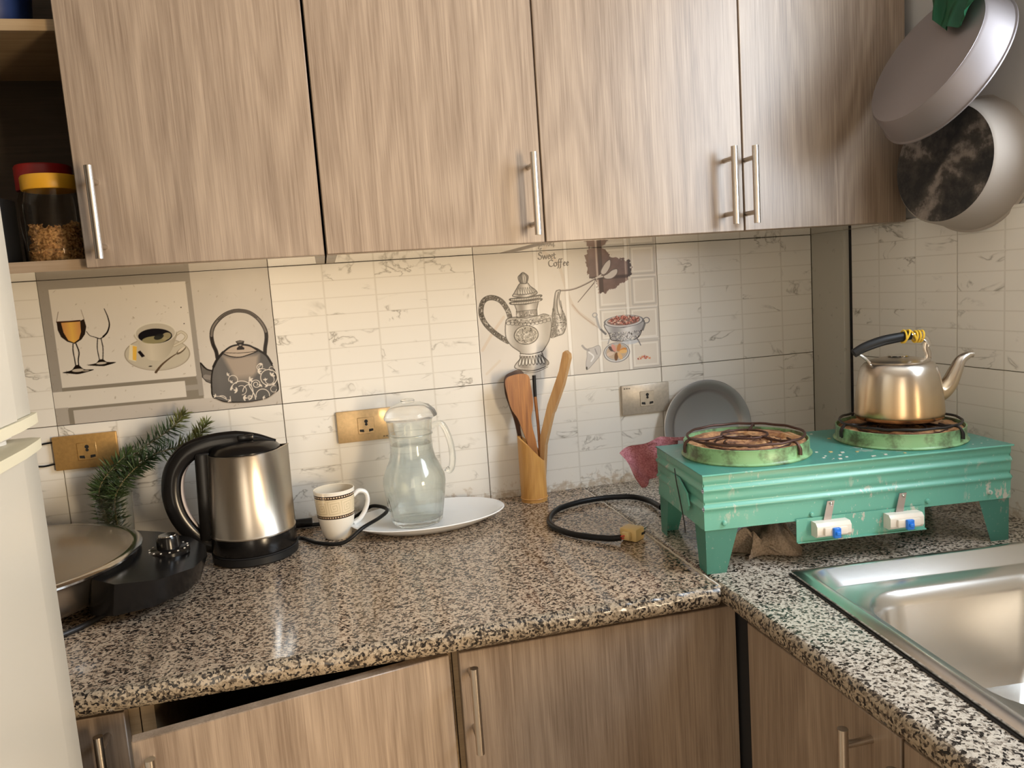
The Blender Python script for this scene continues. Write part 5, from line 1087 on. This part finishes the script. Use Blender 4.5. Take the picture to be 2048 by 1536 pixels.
bm = BM(); box(bm, 0.027, 0.0385, -0.0172, -0.0160, 0.0085, 0.0125); bmesh.ops.transform(bm, matrix=PM, verts=bm.verts[:]); fin(bm, 'earth_groove', 'dark_gap', pg)

bm = BM(); r = random.Random(44)
for k in range(46):
    x, y = r.uniform(0.20, SWD - 0.01), r.uniform(0.004, 0.09) if k < 36 else r.uniform(0.09, 0.2)
    if min(math.hypot(x - B1[0], y - B1[1]), math.hypot(x - B2[0], y - B2[1])) < 0.105: continue
    w = r.uniform(0.0006, 0.0026); box(bm, x - w, x + w, y - w * 0.7, y + w * 0.7, SH + 0.0016, SH + 0.0016 + w * 0.4, mi=1 if k % 9 == 0 else 0, mtx=None)
o = fin(bm, 'crumbs', ['white_plastic', 'cream_plastic'], t); o['kind'] = 'stuff'; o['label'] = 'pale crumbs on the stove top'

# ------------------------------------------------------------------ stove-top kettle
R2 = Matrix.Rotation(SA, 4, 'Z'); kb_ = SO + R2 @ Vector((B2[0] + 0.001, B2[1] + 0.002, SH + 0.0016 + 0.0305 + 0.0026))
t = thing('stovetop_kettle', 'steel stovetop kettle with black handle bound in yellow band', 'kettle', kb_, math.radians(-14)); t.scale = (0.90, 0.90, 0.90)
bm = BM(); lathe(bm, [(0.0, 0.0), (0.068, 0.0), (0.0735, 0.003), (0.0750, 0.010), (0.0745, 0.022), (0.0705, 0.060), (0.0665, 0.082), (0.0630, 0.094), (0.0575, 0.101), (0.0520, 0.1035), (0.0, 0.1035)], 64); fin(bm, 'kettle_body', 'kettle_steel', t, smooth=True, flat=50)
bm = BM(); lathe(bm, [(0.0515, 0.1037), (0.0520, 0.1050), (0.0490, 0.1062), (0.0400, 0.1085), (0.0200, 0.1120), (0.0, 0.1128)], 48, caps=True); ld = fin(bm, 'lid', 'brushed_steel', t, smooth=True)
bm = BM(); lathe(bm, [(0.0, 0.1115), (0.0165, 0.1118), (0.0185, 0.1130), (0.0165, 0.1145), (0.010, 0.1140), (0.0, 0.1132)], 28); fin(bm, 'lid_button', 'chrome', ld, smooth=True)
bm = BM(); P = smooth_path([(0.064, 0, 0.040), (0.078, 0, 0.044), (0.092, 0, 0.058), (0.103, 0, 0.080), (0.112, 0, 0.098), (0.126, 0, 0.1065), (0.133, 0, 0.1070)], 7); rr = [0.0185 - 0.0125 * min(1, (i / (len(P) - 1)) * 1.15) for i in range(len(P))]; tube(bm, P, rr, 18, flat=1.15, up=(0, 1, 0)); fin(bm, 'spout', 'kettle_steel', t, smooth=True)
HT = [(-0.058, 0, 0.099), (-0.066, 0, 0.112), (-0.078, 0, 0.1230), (-0.082, 0, 0.1285)]
bm = BM(); tube(bm, smooth_path([(-0.050, 0, 0.102), (-0.060, 0, 0.113), (-0.070, 0, 0.1200), (-0.078, 0, 0.1235)], 5), 0.0026, 8); 
tube(bm, smooth_path([(0.052, 0, 0.101), (0.054, 0, 0.112), (0.050, 0, 0.124), (0.052, 0, 0.134)], 5), 0.0032, 8, flat=2.0); fin(bm, 'handle_wire', 'handle_steel', t, smooth=True)
bm = BM(); P = smooth_path([(-0.080, 0, 0.1230), (-0.060, 0, 0.1330), (-0.030, 0, 0.1420), (0.000, 0, 0.1465), (0.022, 0, 0.1490)], 6); tube(bm, P, [0.0078 + 0.0012 * math.sin(PI * i / (len(P) - 1)) for i in range(len(P))], 14, flat=1.0); fin(bm, 'grip', 'black_matte', t, smooth=True)
bm = BM(); P = smooth_path([(0.018, 0, 0.1485), (0.036, 0, 0.1478), (0.048, 0, 0.1420), (0.0540, 0, 0.1330), (0.054, 0, 0.1265)], 6); tube(bm, P, [0.0074 - 0.0036 * i / (len(P) - 1) for i in range(len(P))], 14); fin(bm, 'handle_bracket', 'chrome', t, smooth=True)
for k, (x0, sl) in enumerate(((0.010, 0.0), (0.013, 0.012), (0.025, -0.012), (0.030, 0.002), (0.0355, 0.002), (0.041, 0.004))):
    bm = BM(); z0 = 0.1478 if x0 < 0.03 else 0.1462; rb = 0.0112 if x0 < 0.03 else 0.0102
    tube(bm, [(x0 + sl * 0.5 * math.sin(2 * PI * i / 24), rb * math.cos(2 * PI * i / 24), z0 + rb * math.sin(2 * PI * i / 24)) for i in range(24)], 0.0016, 6, closed=True); fin(bm, 'yellow_band', 'yellow_band', t, smooth=True)

# ------------------------------------------------------------------ cloths
def cloth(name, label, cat, loc, m, n, f, thick=0.0018):
    bm = BM(); g = [[bm.verts.new(f(i / n, j / n)) for i in range(n + 1)] for j in range(n + 1)]
    for j in range(n):
        for i in range(n): bm.faces.new((g[j][i], g[j][i + 1], g[j + 1][i + 1], g[j + 1][i]))
    bmesh.ops.solidify(bm, geom=bm.faces[:], thickness=thick); o = fin(bm, name, m, smooth=True, loc=loc, flat=80); return tag(o, label, cat)
# pink cloth: one corner lies on the stove top, the rest hangs down behind its left end
def pinkf(u, v):
    # u from the hanging left corner to the end on the stove top, v from the upper to the lower hem
    A, B_, D, C_ = Vector((0.974, -0.312, 0.990)), Vector((1.100, -0.336, 1.012)), Vector((1.064, -0.318, 0.955)), Vector((1.014, -0.305, 0.922))
    p = (A * (1 - u) + B_ * u) * (1 - v) + (C_ * (1 - u) + D * u) * v
    k = math.sin(PI * min(1, u * 1.1)); p.y += 0.009 * math.sin(12 * u - 3 * v) * (1 - 0.4 * u); p.z += 0.010 * k * (1 - v) + 0.0015 * math.sin(15 * u + 4 * v); p.x += 0.002 * math.sin(7 * v + 3 * u)
    if p.x > 1.026 and p.y < -0.326: p.z = max(p.z, 1.0045); 
    return p - Vector((1.030, -0.325, ZC))
cloth('pink_cloth', 'pink checked cloth hanging over the back corner of the stove', 'cloth', (1.030, -0.325, ZC), 'pink_cloth', 36, pinkf)
def ragf(u, v):
    x = (u - 0.5) * 0.105; y = (v - 0.5) * 0.085
    h = 0.030 + 0.014 * math.sin(9.5 * u + 2.0 * v) + 0.008 * math.sin(13 * v + 6 * u) + 0.005 * math.sin(23 * u - 7 * v)
    rim = min(u, v, 1 - u, 1 - v) / 0.26; e = max(0.0, 1 - rim); h = h * (1 - e ** 1.6) + 0.0015
    x += 0.013 * math.sin(9 * v + 3 * u) * (0.4 + e); y += 0.012 * math.sin(8 * u + 5 * v)
    return (x, y, max(0.0012, h))
cloth('cleaning_rag', 'crumpled brown cleaning rag pushed under the green stove', 'rag', (1.140, -0.492, ZC), 'brown_rag', 44, ragf)

# ------------------------------------------------------------------ pans hanging on the right wall
def pan_obj(name, label, m_side, m_base, centre, normal, r_base, r_rim, depth, rim_w=0.004, group='pans hanging on the right wall'):
    """normal: outward direction of the flat bottom"""
    t = thing(name, label, 'pan', centre, group=group); M = Vector((0, 0, 1)).rotation_difference(Vector(normal).normalized()).to_matrix().to_4x4()
    bm = BM(); lathe(bm, [(r_base - 0.004, 0.0), (r_base, -0.004), (r_rim, -depth), (r_rim + rim_w, -depth - 0.001), (r_rim + rim_w, -depth - 0.003), (r_rim - 0.002, -depth - 0.002), (r_base - 0.003, -0.008), (r_base - 0.008, -0.003)], 72, mtx=M, caps=False); fin(bm, 'pan_wall', m_side, t, smooth=True)
    bm = BM(); lathe(bm, [(0.0, 0.0012), (r_base - 0.0035, 0.0), (r_base - 0.0035, -0.003), (0.0, -0.003)], 72, mtx=M); fin(bm, 'pan_base', m_base, t, smooth=True); return t
pan_obj('cake_pan', 'pale round pan with soot-black bottom hanging on right wall', 'pale_pan', 'soot', (1.518, -0.450, 1.445), (-0.99, -0.10, 0.05), 0.098, 0.108, 0.070)
pan_obj('baking_pan', 'shiny grey steel pan hanging tilted above the sooty pan', 'pan_steel', 'pan_steel', (1.470, -0.466, 1.609), (-0.87, 0.026, 0.493), 0.112, 0.123, 0.042, 0.003)
def bagf(u, v):
    # hangs from a nail in the wall, comes over the pan's upper rim and lies on its bottom
    nrm = Vector((-0.87, 0.026, 0.493)); L0, L1, L2, L3 = Vector((1.490, -0.470, 1.662)), Vector((1.476, -0.512, 1.633)), Vector((1.474, -0.538, 1.633)), Vector((1.481, -0.549, 1.649))
    low = L0.lerp(L1, u / 0.45) if u < 0.45 else (L1.lerp(L2, (u - 0.45) / 0.25) if u < 0.70 else L2.lerp(L3, (u - 0.70) / 0.30))
    rim = Vector((1.524, -0.430, 1.716)).lerp(Vector((1.500, -0.558, 1.678)), u); top = Vector((1.588, -0.485 - 0.03 * u, 1.800))
    p = low.lerp(rim, v / 0.55) if v < 0.55 else rim.lerp(top, (v - 0.55) / 0.45)
    fold = 0.0045 * math.sin(15 * u + 2 * v) + 0.003 * math.sin(27 * u - 5 * v)
    return p + nrm * (0.007 + fold * (1 - 0.4 * v)) - Vector((1.500, -0.500, 1.650))
cloth('plastic_bag', 'green plastic bag hanging down over the tilted steel pan', 'bag', (1.500, -0.500, 1.650), 'green_bag', 40, bagf, 0.0008)

# ------------------------------------------------------------------ jars in the open cabinet
SZ = ZB + 0.0162
t = thing('storage_jar', 'clear jar of oat flakes with a yellow screw lid', 'jar', (0.1035, -0.205, SZ)); 
bm = BM(); lathe(bm, [(0.0, 0.0), (0.038, 0.0), (0.0415, 0.004), (0.0420, 0.020), (0.0415, 0.090), (0.038, 0.104), (0.0365, 0.112), (0.0355, 0.112), (0.037, 0.103), (0.0402, 0.089), (0.0405, 0.020), (0.0, 0.0025)], 48); fin(bm, 'jar_body', 'plastic_clear', t, smooth=True)
bm = BM(); lathe(bm, [(0.0, 0.1105), (0.0395, 0.1105), (0.0405, 0.1120), (0.0405, 0.1300), (0.0390, 0.1325), (0.0, 0.1325)], 48)
for v in bm.verts:
    r = math.hypot(v.co.x, v.co.y)
    if r > 0.0400: a = math.atan2(v.co.y, v.co.x); v.co.x *= 1 + 0.008 * math.cos(24 * a); v.co.y *= 1 + 0.008 * math.cos(24 * a)
fin(bm, 'screw_lid', 'yellow_lid', t, smooth=True)
bm = BM(); r = random.Random(12)
for k in range(1500):
    a, q, z = r.uniform(0, 2 * PI), 0.0375 * math.sqrt(r.uniform(0.3, 1)), 0.005 + 0.052 * r.random(); c = Vector((q * math.cos(a), q * math.sin(a), z + 0.004 * math.cos(a * 2)))
    d = Vector((r.uniform(-1, 1), r.uniform(-1, 1), r.uniform(-1, 1))).normalized(); s = d.orthogonal().normalized(); L, w = r.uniform(0.0032, 0.0056), r.uniform(0.0016, 0.0028)
    bm.faces.new([bm.verts.new(c + d * L), bm.verts.new(c + s * w), bm.verts.new(c - d * L), bm.verts.new(c - s * w)])
lathe(bm, [(0.0, 0.004), (0.034, 0.004), (0.034, 0.050), (0.0, 0.054)], 24)
me = bpy.data.meshes.new('oat_flakes'); bm.to_mesh(me); bm.free(); me.materials.append(MATS['oat']); o = link('oat_flakes', me, t); o['kind'] = 'stuff'
t = thing('storage_jar', 'jar with a dark red lid behind the yellow-lidded jar', 'jar', (0.064, -0.095, SZ))
bm = BM(); lathe(bm, [(0.0, 0.0), (0.040, 0.0), (0.043, 0.004), (0.043, 0.110), (0.039, 0.124), (0.0, 0.126)], 40); fin(bm, 'jar_body', 'plastic_clear', t, smooth=True)
bm = BM(); lathe(bm, [(0.0, 0.1262), (0.042, 0.1262), (0.043, 0.128), (0.043, 0.164), (0.041, 0.167), (0.0, 0.167)], 40); fin(bm, 'screw_lid', 'red_lid', t, smooth=True)
t = thing('spice_tin', 'dark printed tin beside the refrigerator on the lower cabinet shelf', 'tin', (0.020, -0.225, SZ), math.radians(-8))
bm = BM(); box(bm, -0.034, 0.030, -0.022, 0.022, 0.0, 0.098, 0.003, 2); bd = fin(bm, 'tin_body', 'black_matte', t, smooth=True)
bm = BM()
for z0 in (0.022, 0.052, 0.060, 0.068): box(bm, -0.006, 0.028, -0.0226, -0.0218, z0, z0 + 0.003)
lathe(bm, [(0.0, 0.0008), (0.007, 0.0008), (0.007, 0.0)], 18, mtx=Matrix.Translation((0.016, -0.0220, 0.036)) @ Matrix.Rotation(PI / 2, 4, 'X')); fin(bm, 'label_print', 'porcelain', t)
t = thing('glass_mug', 'glass mug with a looped handle behind the dark tin', 'mug', (-0.022, -0.150, SZ), math.radians(-20))
bm = BM(); lathe(bm, [(0.0, 0.0), (0.028, 0.0), (0.030, 0.004), (0.033, 0.110), (0.031, 0.110), (0.027, 0.010), (0.0, 0.008)], 36); fin(bm, 'mug_body', 'glass', t, smooth=True)
bm = BM(); tube(bm, smooth_path([(0.032, 0, 0.096), (0.048, 0, 0.100), (0.056, 0, 0.080), (0.052, 0, 0.052), (0.031, 0, 0.030)], 6), 0.005, 10); fin(bm, 'handle', 'glass', t, smooth=True)
t = thing('plastic_tub', 'dark blue plastic tub on the upper shelf of the open cabinet', 'tub', (0.035, -0.150, ZB + 0.343 + 0.0162))
bm = BM(); lathe(bm, [(0.0, 0.0), (0.052, 0.0), (0.055, 0.004), (0.064, 0.110), (0.067, 0.114), (0.062, 0.114), (0.053, 0.008), (0.0, 0.006)], 40); fin(bm, 'tub_body', 'blue_tub', t, smooth=True)
bm = BM(); lathe(bm, [(0.0, 0.1145), (0.068, 0.1145), (0.069, 0.120), (0.066, 0.122), (0.0, 0.122)], 40); fin(bm, 'tub_lid', 'blue_tub', t, smooth=True)
